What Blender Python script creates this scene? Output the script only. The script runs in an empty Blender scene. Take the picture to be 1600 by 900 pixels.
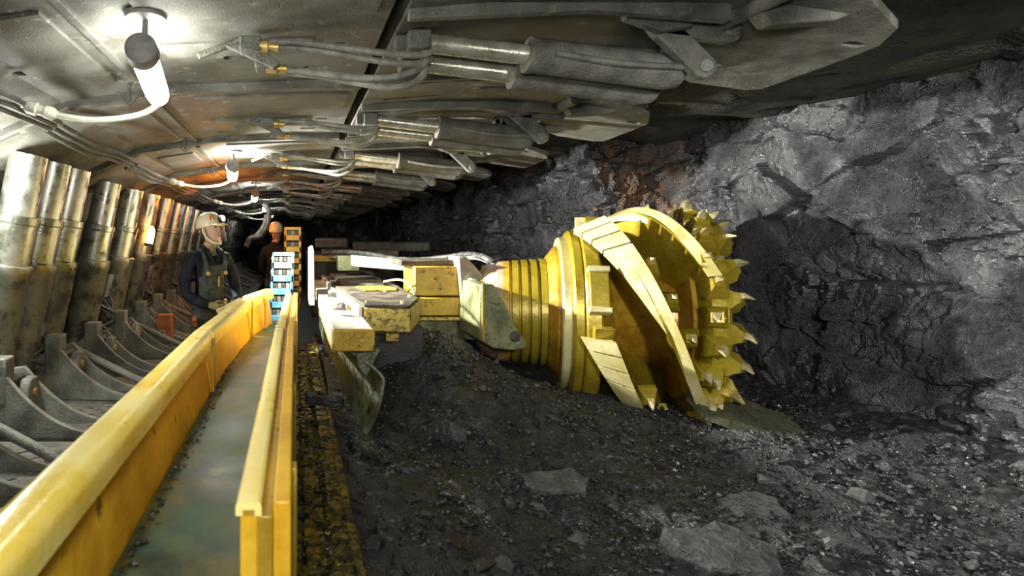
import bpy, bmesh, math, random
import numpy as np
from mathutils import Vector, Matrix
random.seed(7)
rng = np.random.default_rng(11)
S = bpy.context.scene
COL = S.collection
PI = math.pi
def R(d): return math.radians(d)

# ------------------------------------------------------------------ camera, world, lights, exposure
FPX, VX, VY, CZ = 900.0, 460.0, 370.0, 1.70      # focal length (px), vanishing point, eye height
cam = bpy.data.cameras.new('camera'); camo = bpy.data.objects.new('camera', cam); COL.objects.link(camo)
camo.location = (0, 0, CZ); camo.rotation_euler = (PI / 2, 0, 0)
cam.sensor_width = 36; cam.lens = FPX / 1600 * 36
cam.shift_x = (800 - VX) / 1600; cam.shift_y = (VY - 450) / 1600
cam.clip_start = 0.05; cam.clip_end = 200
cam.dof.use_dof = True; cam.dof.focus_distance = 5.6; cam.dof.aperture_fstop = 2.4
S.camera = camo
w = bpy.data.worlds.new('mine_dark'); S.world = w; w.use_nodes = True
w.node_tree.nodes['Background'].inputs[0].default_value = (0.55, 0.6, 0.62, 1)
w.node_tree.nodes['Background'].inputs[1].default_value = 0.004
S.view_settings.view_transform = 'Standard'; S.view_settings.look = 'None'
S.view_settings.gamma = 1; S.view_settings.use_curve_mapping = False
S.view_settings.exposure = 0.0

def area_light(name, loc, target, power, size, color=(1, 1, 1), sy=None, spread=180):
    l = bpy.data.lights.new(name, 'AREA'); l.energy = power; l.size = size; l.color = color
    l.spread = R(spread)
    if sy: l.shape = 'RECTANGLE'; l.size_y = sy
    o = bpy.data.objects.new(name, l); COL.objects.link(o); o.location = loc
    o.rotation_euler = (Vector(target) - Vector(loc)).to_track_quat('-Z', 'Y').to_euler()
    return o
# unseen fills added for coal wall and drum, plus the photographer's flash at camera
area_light('wall_fill', (1.6, -0.3, 2.25), (4.6, 4.0, 1.45), 80, 0.3, (1.0, 0.99, 0.97), None, 105)
area_light('camera_flash', (-0.1, -0.1, 2.0), (1.2, 5.0, 1.75), 45, 0.3, (1.0, 0.99, 0.95))
area_light('drum_fill', (-1.20, 6.05, 2.25), (2.9, 5.6, 1.15), 290, 0.14, (1.0, 0.99, 0.93), None, 110)
LAMP_STRENGTH = 55.0
ORANGE_POWER = 42.0

def W(px, py, Y):
    return Vector(((px - VX) / FPX * Y, Y, CZ + (VY - py) / FPX * Y))

# ------------------------------------------------------------------ materials
def nodes_of(name):
    m = bpy.data.materials.new(name); m.use_nodes = True
    nt = m.node_tree; return m, nt, nt.nodes['Principled BSDF']
def mat(name, c1, c2, rough=0.5, metal=0.0, scale=6.0, bump=0.2, bscale=40.0, spread=(0.4, 0.62), c3=None, c3s=18.0, c3r=(0.6, 0.68), rvar=0.15, spec=0.5):
    m, nt, b = nodes_of(name); N, L = nt.nodes, nt.links
    g = N.new('ShaderNodeNewGeometry')
    n1 = N.new('ShaderNodeTexNoise'); n1.inputs['Scale'].default_value = scale; n1.inputs['Detail'].default_value = 8; n1.inputs['Roughness'].default_value = 0.65
    L.new(g.outputs['Position'], n1.inputs['Vector'])
    r = N.new('ShaderNodeValToRGB'); r.color_ramp.elements[0].position = spread[0]; r.color_ramp.elements[1].position = spread[1]
    r.color_ramp.elements[0].color = (*c1, 1); r.color_ramp.elements[1].color = (*c2, 1)
    L.new(n1.outputs['Fac'], r.inputs['Fac']); out = r.outputs['Color']
    if c3:
        n3 = N.new('ShaderNodeTexNoise'); n3.inputs['Scale'].default_value = c3s; n3.inputs['Detail'].default_value = 6; n3.inputs['Roughness'].default_value = 0.7
        L.new(g.outputs['Position'], n3.inputs['Vector'])
        r3 = N.new('ShaderNodeMapRange'); r3.inputs['From Min'].default_value = c3r[0]; r3.inputs['From Max'].default_value = c3r[1]
        L.new(n3.outputs['Fac'], r3.inputs['Value'])
        mx = N.new('ShaderNodeMixRGB'); L.new(r3.outputs['Result'], mx.inputs['Fac']); L.new(out, mx.inputs['Color1'])
        mx.inputs['Color2'].default_value = (*c3, 1); out = mx.outputs['Color']
    L.new(out, b.inputs['Base Color'])
    mr = N.new('ShaderNodeMapRange'); mr.inputs['To Min'].default_value = max(0.05, rough - rvar); mr.inputs['To Max'].default_value = min(1, rough + rvar)
    mr.inputs['From Min'].default_value = 0.35; mr.inputs['From Max'].default_value = 0.65
    L.new(n1.outputs['Fac'], mr.inputs['Value']); L.new(mr.outputs['Result'], b.inputs['Roughness'])
    b.inputs['Metallic'].default_value = metal; b.inputs['Specular IOR Level'].default_value = spec
    if bump:
        n2 = N.new('ShaderNodeTexNoise'); n2.inputs['Scale'].default_value = bscale; n2.inputs['Detail'].default_value = 6
        L.new(g.outputs['Position'], n2.inputs['Vector'])
        bp = N.new('ShaderNodeBump'); bp.inputs['Strength'].default_value = bump; bp.inputs['Distance'].default_value = 0.02
        L.new(n2.outputs['Fac'], bp.inputs['Height']); L.new(bp.outputs['Normal'], b.inputs['Normal'])
    return m
def coal_mat(name, c1, c2, rough=0.42, bump=0.9, big=7.0, brown=None, spec=0.6, vs=55.0, ns=14.0):
    m, nt, b = nodes_of(name); N, L = nt.nodes, nt.links
    g = N.new('ShaderNodeNewGeometry')
    def noise(s, d=8, ro=0.65):
        n = N.new('ShaderNodeTexNoise'); n.inputs['Scale'].default_value = s; n.inputs['Detail'].default_value = d; n.inputs['Roughness'].default_value = ro
        L.new(g.outputs['Position'], n.inputs['Vector']); return n
    a = noise(big); r = N.new('ShaderNodeValToRGB'); r.color_ramp.elements[0].position = 0.38; r.color_ramp.elements[1].position = 0.66
    r.color_ramp.elements[0].color = (*c1, 1); r.color_ramp.elements[1].color = (*c2, 1)
    L.new(a.outputs['Fac'], r.inputs['Fac']); out = r.outputs['Color']
    if brown:
        n3 = noise(4.0); r3 = N.new('ShaderNodeMapRange'); r3.inputs['From Min'].default_value = 0.45; r3.inputs['From Max'].default_value = 0.6
        L.new(n3.outputs['Fac'], r3.inputs['Value'])
        mx = N.new('ShaderNodeMixRGB'); L.new(r3.outputs['Result'], mx.inputs['Fac']); L.new(out, mx.inputs['Color1']); mx.inputs['Color2'].default_value = (*brown, 1); out = mx.outputs['Color']
    L.new(out, b.inputs['Base Color'])
    fr = noise(22.0, 6); mr = N.new('ShaderNodeMapRange'); mr.inputs['From Min'].default_value = 0.35; mr.inputs['From Max'].default_value = 0.65
    mr.inputs['To Min'].default_value = rough - 0.18; mr.inputs['To Max'].default_value = rough + 0.25
    L.new(fr.outputs['Fac'], mr.inputs['Value']); L.new(mr.outputs['Result'], b.inputs['Roughness'])
    b.inputs['Specular IOR Level'].default_value = spec
    v = N.new('ShaderNodeTexVoronoi'); v.inputs['Scale'].default_value = vs; v.feature = 'F1'; L.new(g.outputs['Position'], v.inputs['Vector'])
    n4 = noise(ns, 10, 0.72)
    ad = N.new('ShaderNodeMath'); ad.operation = 'MULTIPLY_ADD'; ad.inputs[1].default_value = 0.5
    L.new(v.outputs['Distance'], ad.inputs[0]); L.new(n4.outputs['Fac'], ad.inputs[2])
    bp = N.new('ShaderNodeBump'); bp.inputs['Strength'].default_value = bump; bp.inputs['Distance'].default_value = 0.05
    n5 = noise(1.7, 4, 0.6); m5 = N.new('ShaderNodeMapRange'); m5.inputs['From Min'].default_value = 0.4; m5.inputs['From Max'].default_value = 0.6; m5.inputs['To Min'].default_value = bump*0.3; m5.inputs['To Max'].default_value = bump
    L.new(n5.outputs['Fac'], m5.inputs['Value']); L.new(m5.outputs['Result'], bp.inputs['Strength'])
    L.new(ad.outputs[0], bp.inputs['Height']); L.new(bp.outputs['Normal'], b.inputs['Normal'])
    return m
def emit(name, col, strength):
    m, nt, b = nodes_of(name)
    b.inputs['Base Color'].default_value = (*col, 1); b.inputs['Emission Color'].default_value = (*col, 1); b.inputs['Emission Strength'].default_value = strength
    return m
def glass(name, col, rough=0.05, alpha=0.25):
    m, nt, b = nodes_of(name); b.inputs['Base Color'].default_value = (*col, 1); b.inputs['Roughness'].default_value = rough; b.inputs['Alpha'].default_value = alpha
    return m

M = {}
M['canopy'] = mat('canopy_steel', (0.075, 0.074, 0.060), (0.17, 0.168, 0.142), 0.62, 0.15, 3.0, 0.32, 110, c3=(0.33, 0.31, 0.26), c3s=9, c3r=(0.58, 0.72))
M['dusty'] = mat('dusty_grey_steel', (0.085, 0.083, 0.068), (0.17, 0.165, 0.135), 0.8, 0.05, 8.0, 0.55, 90)
M['steel_dark'] = mat('dark_oily_steel', (0.02, 0.02, 0.018), (0.07, 0.068, 0.055), 0.55, 0.2, 6.0, 0.4, 60)
M['base'] = mat('grey_base_steel', (0.09, 0.095, 0.08), (0.20, 0.205, 0.17), 0.55, 0.15, 5.0, 0.4, 60, c3=(0.2, 0.19, 0.15), c3s=12)
M['tread'] = mat('dusty_tread_plate', (0.06, 0.06, 0.052), (0.16, 0.155, 0.13), 0.8, 0.05, 14.0, 0.8, 45)
M['leg'] = mat('leg_outer_steel', (0.24, 0.245, 0.19), (0.46, 0.465, 0.39), 0.33, 0.85, 5.0, 0.12, 60, c3=(0.06, 0.06, 0.05), c3s=5, c3r=(0.55, 0.7))
M['chrome'] = mat('leg_chrome', (0.42, 0.42, 0.36), (0.62, 0.62, 0.55), 0.34, 0.85, 7.0, 0.05, 50)
M['rodsteel'] = mat('polished_rod', (0.42, 0.40, 0.30), (0.62, 0.6, 0.48), 0.25, 0.6, 9.0, 0.08, 80)
M['yellow'] = mat('trough_yellow_paint', (0.62, 0.33, 0.012), (0.86, 0.52, 0.03), 0.5, 0.0, 3.0, 0.15, 30, c3=(0.16, 0.08, 0.012), c3s=6, c3r=(0.62, 0.74))
M['rail'] = mat('rail_glare_yellow', (0.88, 0.66, 0.10), (0.96, 0.82, 0.30), 0.36, 0.0, 2.5, 0.1, 30, c3=(0.45, 0.2, 0.03), c3s=8, c3r=(0.66, 0.76))  # lamp glare on the rails is put into this paler yellow
M['gold'] = mat('drum_yellow_paint', (0.23, 0.165, 0.010), (0.37, 0.28, 0.022), 0.28, 0.3, 2.5, 0.12, 25, c3=(0.16, 0.085, 0.012), c3s=5, c3r=(0.62, 0.72), rvar=0.1)
M['goldpale'] = mat('wear_strip_paint', (0.46, 0.39, 0.13), (0.68, 0.62, 0.33), 0.32, 0.2, 3.0, 0.1, 40, rvar=0.1)  # worn paint, paled further for the white light on the strips
M['goldrust'] = mat('hub_rusty_paint', (0.26, 0.125, 0.01), (0.42, 0.26, 0.02), 0.34, 0.2, 4.0, 0.15, 30, c3=(0.18, 0.07, 0.01), c3s=7, c3r=(0.58, 0.7))
M['armyellow'] = mat('arm_yellow_paint', (0.36, 0.215, 0.018), (0.55, 0.37, 0.045), 0.45, 0.1, 4.0, 0.2, 30, c3=(0.10, 0.065, 0.02), c3s=8, c3r=(0.56, 0.68))
M['armgreen'] = mat('oily_olive_casing', (0.10, 0.11, 0.05), (0.24, 0.25, 0.12), 0.45, 0.2, 4.0, 0.25, 30, c3=(0.05, 0.05, 0.03), c3s=8)
M['pink'] = mat('pale_primer_face', (0.34, 0.215, 0.15), (0.50, 0.35, 0.25), 0.5, 0.0, 4.0, 0.1, 30, c3=(0.3, 0.24, 0.16), c3s=6)
M['ply'] = mat('plough_green_steel', (0.08, 0.10, 0.055), (0.22, 0.25, 0.16), 0.42, 0.4, 4.0, 0.35, 40, c3=(0.03, 0.03, 0.025), c3s=9, c3r=(0.52, 0.62))
M['gusset'] = mat('brown_grey_gusset', (0.16, 0.13, 0.085), (0.32, 0.27, 0.19), 0.5, 0.1, 5.0, 0.2, 40, c3=(0.10, 0.08, 0.04), c3s=9)
M['hoodtop'] = mat('dusty_hood_top', (0.025, 0.022, 0.016), (0.115, 0.09, 0.05), 0.75, 0.05, 5.0, 0.6, 50)
M['hood'] = mat('hood_gold_edge', (0.40, 0.27, 0.03), (0.66, 0.52, 0.12), 0.4, 0.2, 12.0, 0.5, 60, c3=(0.12, 0.09, 0.03), c3s=20, c3r=(0.5, 0.62))
M['cream'] = mat('white_lit_plate', (0.62, 0.55, 0.42), (0.82, 0.77, 0.64), 0.5, 0.1, 5.0, 0.2, 40, c3=(0.3, 0.22, 0.12), c3s=9, c3r=(0.6, 0.7))  # white of the left-lit plates put into the colour, worn spots over it
M['bed'] = mat('wet_green_bed', (0.012, 0.036, 0.017), (0.05, 0.125, 0.07), 0.42, 0.1, 2.6, 0.06, 14, c3=(0.17, 0.13, 0.015), c3s=3.5, c3r=(0.42, 0.75), rvar=0.1)
M['hose'] = mat('dusty_hose', (0.16, 0.16, 0.13), (0.33, 0.32, 0.27), 0.6, 0.0, 12.0, 0.2, 60)
M['darkhose'] = mat('dark_hose', (0.03, 0.032, 0.03), (0.10, 0.10, 0.09), 0.5, 0.0, 12.0, 0.2, 60)
M['cablewhite'] = mat('pale_lamp_cable', (0.5, 0.5, 0.4), (0.66, 0.66, 0.55), 0.5, 0.0, 12.0, 0.1, 60)
M['brass'] = mat('brass_fitting', (0.40, 0.28, 0.08), (0.58, 0.44, 0.16), 0.4, 0.6, 12.0, 0.1, 60)
M['lampgrey'] = mat('lamp_housing_grey', (0.16, 0.16, 0.15), (0.28, 0.27, 0.25), 0.6, 0.1, 10.0, 0.2, 60)
M['rack'] = mat('rack_gold_lit_steel', (0.10, 0.075, 0.012), (0.40, 0.30, 0.03), 0.4, 0.35, 9.0, 0.4, 50, c3=(0.025, 0.022, 0.015), c3s=14, c3r=(0.47, 0.56))  # gold light along the strip is put into the steel colour
M['blue'] = mat('blue_carrier_paint', (0.06, 0.28, 0.50), (0.18, 0.46, 0.66), 0.5, 0.0, 10.0, 0.2, 60, c3=(0.1, 0.12, 0.12), c3s=20)
M['bluegrey'] = mat('dirty_blue_carrier', (0.12, 0.26, 0.30), (0.28, 0.44, 0.46), 0.6, 0.0, 10.0, 0.3, 60, c3=(0.08, 0.09, 0.08), c3s=20)
M['orange'] = mat('orange_carrier_paint', (0.62, 0.29, 0.02), (0.8, 0.48, 0.06), 0.5, 0.0, 10.0, 0.2, 60, c3=(0.15, 0.08, 0.03), c3s=20)
M['tungsten'] = mat('pick_steel_gold_lit', (0.46, 0.38, 0.14), (0.72, 0.64, 0.36), 0.3, 0.6, 10.0, 0.1, 60)  # steel turned gold: the yellowish light is put into its colour
M['redpost'] = mat('rust_red_steel', (0.22, 0.06, 0.015), (0.36, 0.11, 0.02), 0.6, 0.1, 10.0, 0.3, 60)
M['face_coal'] = coal_mat('cut_coal_face', (0.012, 0.012, 0.0125), (0.07, 0.07, 0.072), 0.40, 1.0, 3.0, spec=1.0, vs=85, ns=24.0)
M['far_coal'] = coal_mat('uncut_coal_face', (0.012, 0.012, 0.013), (0.05, 0.05, 0.052), 0.36, 1.0, 5.0, spec=0.9)
M['step_coal'] = coal_mat('rusty_coal_step', (0.03, 0.03, 0.03), (0.08, 0.075, 0.07), 0.45, 0.9, 5.0, brown=(0.12, 0.058, 0.026))
M['roofrock'] = coal_mat('mine_roof_rock', (0.022, 0.021, 0.018), (0.07, 0.066, 0.052), 0.6, 0.9, 4.0, brown=(0.05, 0.045, 0.022))
M['floor_coal'] = coal_mat('loose_coal_fines', (0.006, 0.006, 0.006), (0.026, 0.026, 0.0245), 0.44, 1.0, 6.0, vs=90, spec=0.9, ns=24.0)
M['lump'] = coal_mat('coal_lump_black', (0.006, 0.006, 0.006), (0.035, 0.035, 0.034), 0.27, 0.6, 10.0, spec=1.0)
M['lumpgrey'] = coal_mat('dusty_coal_lump', (0.05, 0.05, 0.047), (0.13, 0.13, 0.122), 0.6, 0.6, 10.0)
M['lumpgold'] = coal_mat('coal_lump_gold_glint', (0.016, 0.014, 0.005), (0.15, 0.115, 0.018), 0.28, 0.6, 10.0)  # golden glints on the rack strip are put into this coal colour
M['slab'] = coal_mat('olive_shale_slab', (0.035, 0.036, 0.018), (0.075, 0.075, 0.038), 0.6, 0.5, 6.0)
M['navy'] = mat('navy_jacket', (0.007, 0.009, 0.013), (0.018, 0.021, 0.028), 0.9, 0, 12, 0.4, 40, spec=0.15)
M['bib'] = mat('grey_bib_overalls', (0.03, 0.036, 0.032), (0.07, 0.08, 0.068), 0.9, 0, 12, 0.4, 40, spec=0.15)
M['shirt'] = mat('olive_undershirt', (0.16, 0.14, 0.07), (0.24, 0.21, 0.11), 0.9, 0, 12, 0.3, 40)
M['skin'] = mat('skin', (0.40, 0.22, 0.14), (0.50, 0.29, 0.19), 0.5, 0, 12, 0.1, 60)
M['hair'] = mat('dark_hair', (0.02, 0.015, 0.01), (0.05, 0.035, 0.025), 0.7, 0, 30, 0.4, 90)
M['helmet'] = mat('cream_helmet', (0.62, 0.55, 0.32), (0.74, 0.68, 0.45), 0.35, 0, 6, 0.05, 40)
M['helmetred'] = mat('red_sticker', (0.6, 0.1, 0.03), (0.7, 0.14, 0.05), 0.4, 0, 6, 0, 40)
M['glove'] = mat('olive_glove', (0.16, 0.13, 0.05), (0.28, 0.22, 0.09), 0.9, 0, 14, 0.3, 50)
M['visor'] = glass('clear_visor', (0.9, 0.85, 0.8), 0.05, 0.07)
M['eye'] = mat('eye_dark', (0.02, 0.015, 0.01), (0.03, 0.02, 0.015), 0.3, 0, 6, 0)
M['tube'] = emit('lamp_tube_white', (1.0, 1.0, 0.93), LAMP_STRENGTH)
M['tubebright'] = emit('flood_tube_white', (1.0, 1.0, 0.95), 250)
M['caplamp'] = emit('cap_lamp_glow', (1.0, 0.75, 0.8), 25)
M['beacon'] = emit('orange_beacon_glow', (1.0, 0.33, 0.03), 45)

# ------------------------------------------------------------------ mesh helpers
class MB:
    def __init__(s): s.v = []; s.f = []
    def add(s, vs, fs):
        o = len(s.v); s.v += [tuple(x) for x in vs]; s.f += [tuple(i + o for i in f) for f in fs]; return s
    def box(s, c, d, rot=None):
        hx, hy, hz = d[0] / 2, d[1] / 2, d[2] / 2; c = Vector(c); vs = []
        for x, y, z in ((-1,-1,-1),(1,-1,-1),(1,1,-1),(-1,1,-1),(-1,-1,1),(1,-1,1),(1,1,1),(-1,1,1)):
            p = Vector((x*hx, y*hy, z*hz)); vs.append(c + (rot @ p if rot else p))
        return s.add(vs, [(0,3,2,1),(4,5,6,7),(0,1,5,4),(1,2,6,5),(2,3,7,6),(3,0,4,7)])
    def bx(s, x0, x1, y0, y1, z0, z1): return s.box(((x0+x1)/2,(y0+y1)/2,(z0+z1)/2), (abs(x1-x0),abs(y1-y0),abs(z1-z0)))
    def loft(s, rings, caps=True, closed=False):
        n = len(rings[0]); o = len(s.v)
        for r in rings: s.v += [tuple(p) for p in r]
        m = len(rings)
        for i in range(m if closed else m - 1):
            a = o + i*n; b = o + ((i+1) % m)*n
            for j in range(n): s.f.append((a+j, a+(j+1)%n, b+(j+1)%n, b+j))
        if caps and not closed:
            s.f.append(tuple(o+j for j in range(n))[::-1]); s.f.append(tuple(o+(m-1)*n+j for j in range(n)))
        return s
    def cyl(s, p0, p1, r0, r1=None, n=16, caps=True):
        p0, p1 = Vector(p0), Vector(p1); r1 = r0 if r1 is None else r1
        return s.turn(p0, p1 - p0, [(0, r0), ((p1-p0).length, r1)], n, caps)
    def turn(s, p0, axis, prof, n=24, caps=True):
        p0 = Vector(p0); a = Vector(axis).normalized(); u = a.orthogonal().normalized(); v = a.cross(u); rings = []
        for t, r in prof:
            rings.append([p0 + a*t + (u*math.cos(2*PI*k/n) + v*math.sin(2*PI*k/n))*max(r, 1e-4) for k in range(n)])
        return s.loft(rings, caps)
    def tube(s, pts, r, n=7, res=5):
        pts = smooth(pts, res) if res else [Vector(p) for p in pts]; rings = []; u = None
        for i, p in enumerate(pts):
            t = (pts[min(i+1,len(pts)-1)] - pts[max(i-1,0)])
            t = t.normalized() if t.length > 1e-9 else Vector((0,0,1))
            if u is None: u = t.orthogonal().normalized()
            else:
                u = u - t*u.dot(t); u = u.normalized() if u.length > 1e-6 else t.orthogonal().normalized()
            v = t.cross(u); rr = r(i/(len(pts)-1)) if callable(r) else r
            rings.append([p + (u*math.cos(2*PI*k/n) + v*math.sin(2*PI*k/n))*rr for k in range(n)])
        return s.loft(rings)
    def prism(s, poly, fn, t0, t1):
        a = [fn(p, t0) for p in poly]; b = [fn(p, t1) for p in poly]; return s.loft([a, b])
    def xz(s, poly, y0, y1): return s.prism(poly, lambda p, t: Vector((p[0], t, p[1])), y0, y1)
    def xy(s, poly, z0, z1): return s.prism(poly, lambda p, t: Vector((p[0], p[1], t)), z0, z1)
    def yz(s, poly, x0, x1): return s.prism(poly, lambda p, t: Vector((t, p[0], p[1])), x0, x1)
    def sweep(s, sec, path):           # sec: (lateral to the right, z) ring; path: (x, y) list
        P = [Vector((p[0], p[1], 0)) for p in path]; rings = []
        for i, p in enumerate(P):
            t = (P[min(i+1,len(P)-1)] - P[max(i-1,0)]).normalized(); l = Vector((t.y, -t.x, 0))
            rings.append([p + l*a + Vector((0,0,b)) for a, b in sec])
        return s.loft(rings)
    def mesh(s, name, smoothing=40, fix=True):
        me = bpy.data.meshes.new(name); me.from_pydata(s.v, [], s.f)
        if fix:
            bm = bmesh.new(); bm.from_mesh(me); bmesh.ops.recalc_face_normals(bm, faces=bm.faces); bm.to_mesh(me); bm.free()
        if smoothing:
            me.polygons.foreach_set('use_smooth', [True]*len(me.polygons)); me.set_sharp_from_angle(angle=R(smoothing))
        return me
    def build(s, name, m, parent=None, off=None, bevel=0.0, smoothing=40):
        if off is not None: o_ = Vector(off); s.v = [tuple(Vector(p) - o_) for p in s.v]
        me = s.mesh(name, smoothing)
        return link(name, me, m, parent, bevel, off if parent is None else None)
def link(name, me, m, parent=None, bevel=0.0, loc=None):
    me.materials.clear(); me.materials.append(M[m] if isinstance(m, str) else m)
    o = bpy.data.objects.new(name, me); COL.objects.link(o)
    if parent: o.parent = parent
    if loc is not None: o.location = loc
    if bevel:
        b = o.modifiers.new('edge_round', 'BEVEL'); b.width = bevel; b.segments = 2; b.limit_method = 'ANGLE'; b.angle_limit = R(35)
    return o
def smooth(pts, res=5):
    P = [Vector(p) for p in pts]
    if len(P) < 3: return P
    out = []
    for i in range(len(P)-1):
        p0, p1, p2, p3 = P[max(i-1,0)], P[i], P[i+1], P[min(i+2,len(P)-1)]
        for k in range(res):
            t = k/res
            out.append(0.5*((2*p1) + (p2-p0)*t + (2*p0-5*p1+4*p2-p3)*t*t + (3*p1-p0-3*p2+p3)*t**3))
    out.append(P[-1]); return out
def thing(name, label, cat, loc=(0,0,0), group=None):
    o = bpy.data.objects.new(name, None); COL.objects.link(o); o.location = loc; o.empty_display_size = 0.1
    return tag(o, label, cat, group)
def tag(o, label, cat, group=None, kind=None):
    if label: o['label'] = label
    if cat: o['category'] = cat
    if group: o['group'] = group
    if kind: o['kind'] = kind
    return o
def struct(o, label=None, cat=None): o['kind'] = 'structure'; return tag(o, label, cat)
def copy_tree(o, parent=None):
    c = o.copy(); COL.objects.link(c); c.parent = parent
    for ch in [x for x in KIDS.get(o.name, [])]: copy_tree(ch, c)
    return c
KIDS = {}
def index_kids():
    KIDS.clear()
    for o in bpy.data.objects:
        if o.parent: KIDS.setdefault(o.parent.name, []).append(o)
ORD = ['nearest','second nearest','third nearest','fourth nearest','fifth nearest','sixth nearest','seventh nearest','eighth nearest','ninth nearest','tenth nearest','eleventh nearest','twelfth nearest']

# ------------------------------------------------------------------ numpy noise
_T = {}
def vnoise(x, y, seed=0):
    if seed not in _T: _T[seed] = np.random.default_rng(seed).random((256, 256))
    T = _T[seed]
    xi = np.floor(x).astype(int); yi = np.floor(y).astype(int); fx = x - xi; fy = y - yi
    fx = fx*fx*(3-2*fx); fy = fy*fy*(3-2*fy)
    g = lambda a, b: T[a & 255, b & 255]
    return (g(xi,yi)*(1-fx)+g(xi+1,yi)*fx)*(1-fy) + (g(xi,yi+1)*(1-fx)+g(xi+1,yi+1)*fx)*fy
def fbm(x, y, octv=5, seed=0, gain=0.5):
    s = 0; a = 1; t = 0
    for k in range(octv):
        s = s + a*(vnoise(x*2**k + 17*k, y*2**k - 9*k, seed+k) - 0.5); t += a; a *= gain
    return s/t
def facets(x, y, cell, amp, tilt, crack, seed, aspect=(1, 1)):
    """broken-rock relief: every cell is a tilted plane, a groove runs along the cell borders"""
    r = np.random.default_rng(seed); X = x/(cell*aspect[0]); Y = y/(cell*aspect[1])
    wx = X + 0.35*fbm(X*1.7, Y*1.7, 3, seed+50); wy = Y + 0.35*fbm(X*1.7+9, Y*1.7+4, 3, seed+60)
    xi = np.floor(wx).astype(int); yi = np.floor(wy).astype(int)
    T = r.random((64, 64, 5)); d1 = np.full(x.shape, 9.0); d2 = d1.copy(); h = np.zeros(x.shape)
    for i in (-1, 0, 1):
        for j in (-1, 0, 1):
            c = T[(xi+i) & 63, (yi+j) & 63]; dx = wx-(xi+i+c[...,0]); dy = wy-(yi+j+c[...,1]); d = np.hypot(dx, dy)
            hh = amp*(c[...,2]-0.5) + tilt*((c[...,3]-0.5)*dx + (c[...,4]-0.5)*dy)
            near = d < d1
            d2 = np.where(near, d1, np.minimum(d2, d)); h = np.where(near, hh, h); d1 = np.where(near, d, d1)
    return h - crack*np.clip(1-(d2-d1)/0.09, 0, 1)
def grid(name, P, m, smoothing=0, flip=False):
    nu, nv = P.shape[:2]; me = bpy.data.meshes.new(name)
    idx = np.arange(nu*nv).reshape(nu, nv)
    q = np.stack([idx[:-1,:-1], idx[1:,:-1], idx[1:,1:], idx[:-1,1:]], -1).reshape(-1, 4)
    if flip: q = q[:, ::-1]
    me.from_pydata(P.reshape(-1, 3).tolist(), [], q.tolist())
    me.polygons.foreach_set('use_smooth', [bool(smoothing)]*len(me.polygons))
    if smoothing: me.set_sharp_from_angle(angle=R(smoothing))
    return link(name, me, m)

# ------------------------------------------------------------------ the setting: coal face, roof, floor
def coal_wall(name, path, z0, z1, nu, nv, m, amp=1.0, seed=1, lean=0.0, strie=False):
    P = [Vector((p[0], p[1], 0)) for p in path]; L = [0]
    for a, b in zip(P, P[1:]): L.append(L[-1] + (b-a).length)
    u = np.linspace(0, L[-1], nu); z = np.linspace(z0, z1, nv); U, Z = np.meshgrid(u, z, indexing='ij')
    xs = np.interp(u, L, [p.x for p in P]); ys = np.interp(u, L, [p.y for p in P])
    tx = np.gradient(xs); ty = np.gradient(ys); ln = np.hypot(tx, ty); nx = -ty/ln; ny = tx/ln
    k = np.ones(9)/9; pad = lambda a: np.convolve(np.pad(a, 4, 'edge'), k, 'valid'); nx = pad(nx); ny = pad(ny)
    h = amp*(0.34*fbm(U*0.55, Z*0.55, 4, seed) + facets(U, Z, 0.55, 0.11, 0.22, 0.03, seed+1, (1.2, 0.8)) + (0.35+1.3*np.clip(0.5+3*fbm(U*0.9, Z*0.9, 2, seed+5), 0, 1))*(facets(U+0.3*Z, Z, 0.17, 0.035, 0.08, 0.012, seed+2, (1, 1.3)) + facets(U, Z+0.2*U, 0.06, 0.012, 0.03, 0.003, seed+4))
             + 0.05*fbm(U*5, Z*5, 5, seed+3, 0.6))
    if strie:      # slanting pick grooves left by the drum
        q = (U*0.80 - Z*0.60); mk = np.clip(1.5 - ((U-3.25)/0.95)**2 - ((Z-2.0-0.3*(U-3.2))/0.55)**2 + 3*fbm(U*0.9+3, Z*0.9, 3, seed+9), 0, 1)
        h = h*(1-0.55*mk) + mk*0.007*np.sin(q*62+5*fbm(U*2, Z*2, 3, seed+10)) + mk*0.16*fbm(q*14, (U*.6+Z*.8)*1.2, 4, seed+12)
    arr = np.stack([xs[:,None]+nx[:,None]*h + lean*(Z-z0), ys[:,None]+ny[:,None]*h, Z + 0.02*fbm(U*6, Z*6, 2, seed+20)], -1)
    return struct(grid(name, arr, m, 30))
struct(coal_wall('wall_right', [(4.78, 0.2), (4.72, 2.5), (4.66, 6.75)], -0.2, 2.96, 430, 230, 'face_coal', 1.0, 31, -0.03, True), 'freshly cut grey coal face right of the yellow drum')
struct(coal_wall('wall_step', [(4.75, 6.55), (4.4, 6.95), (3.7, 7.05)], -0.2, 2.96, 90, 200, 'step_coal', 1.0, 44), 'rust-brown stepped coal behind the top of the drum')
struct(coal_wall('wall_beyond', [(3.85, 7.0), (3.6, 7.6), (3.5, 24.0)], -0.2, 2.96, 360, 110, 'far_coal', 1.5, 57), 'dark lumpy uncut coal beyond the drum')
struct(coal_wall('wall_back', [(4.0, 23.5), (-4.2, 23.5)], -0.2, 3.2, 60, 30, 'far_coal', 1.0, 63))
struct(coal_wall('wall_left', [(-3.6, 24.0), (-3.6, -1.5)], -0.2, 3.4, 160, 40, 'far_coal', 1.0, 70))
x = np.linspace(-4.2, 5.4, 170); y = np.linspace(-1.5, 24, 330); X, Y = np.meshgrid(x, y, indexing='ij')
st = np.clip((X-2.0)/1.4, 0, 1); st = st*st*(3-2*st)
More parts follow.
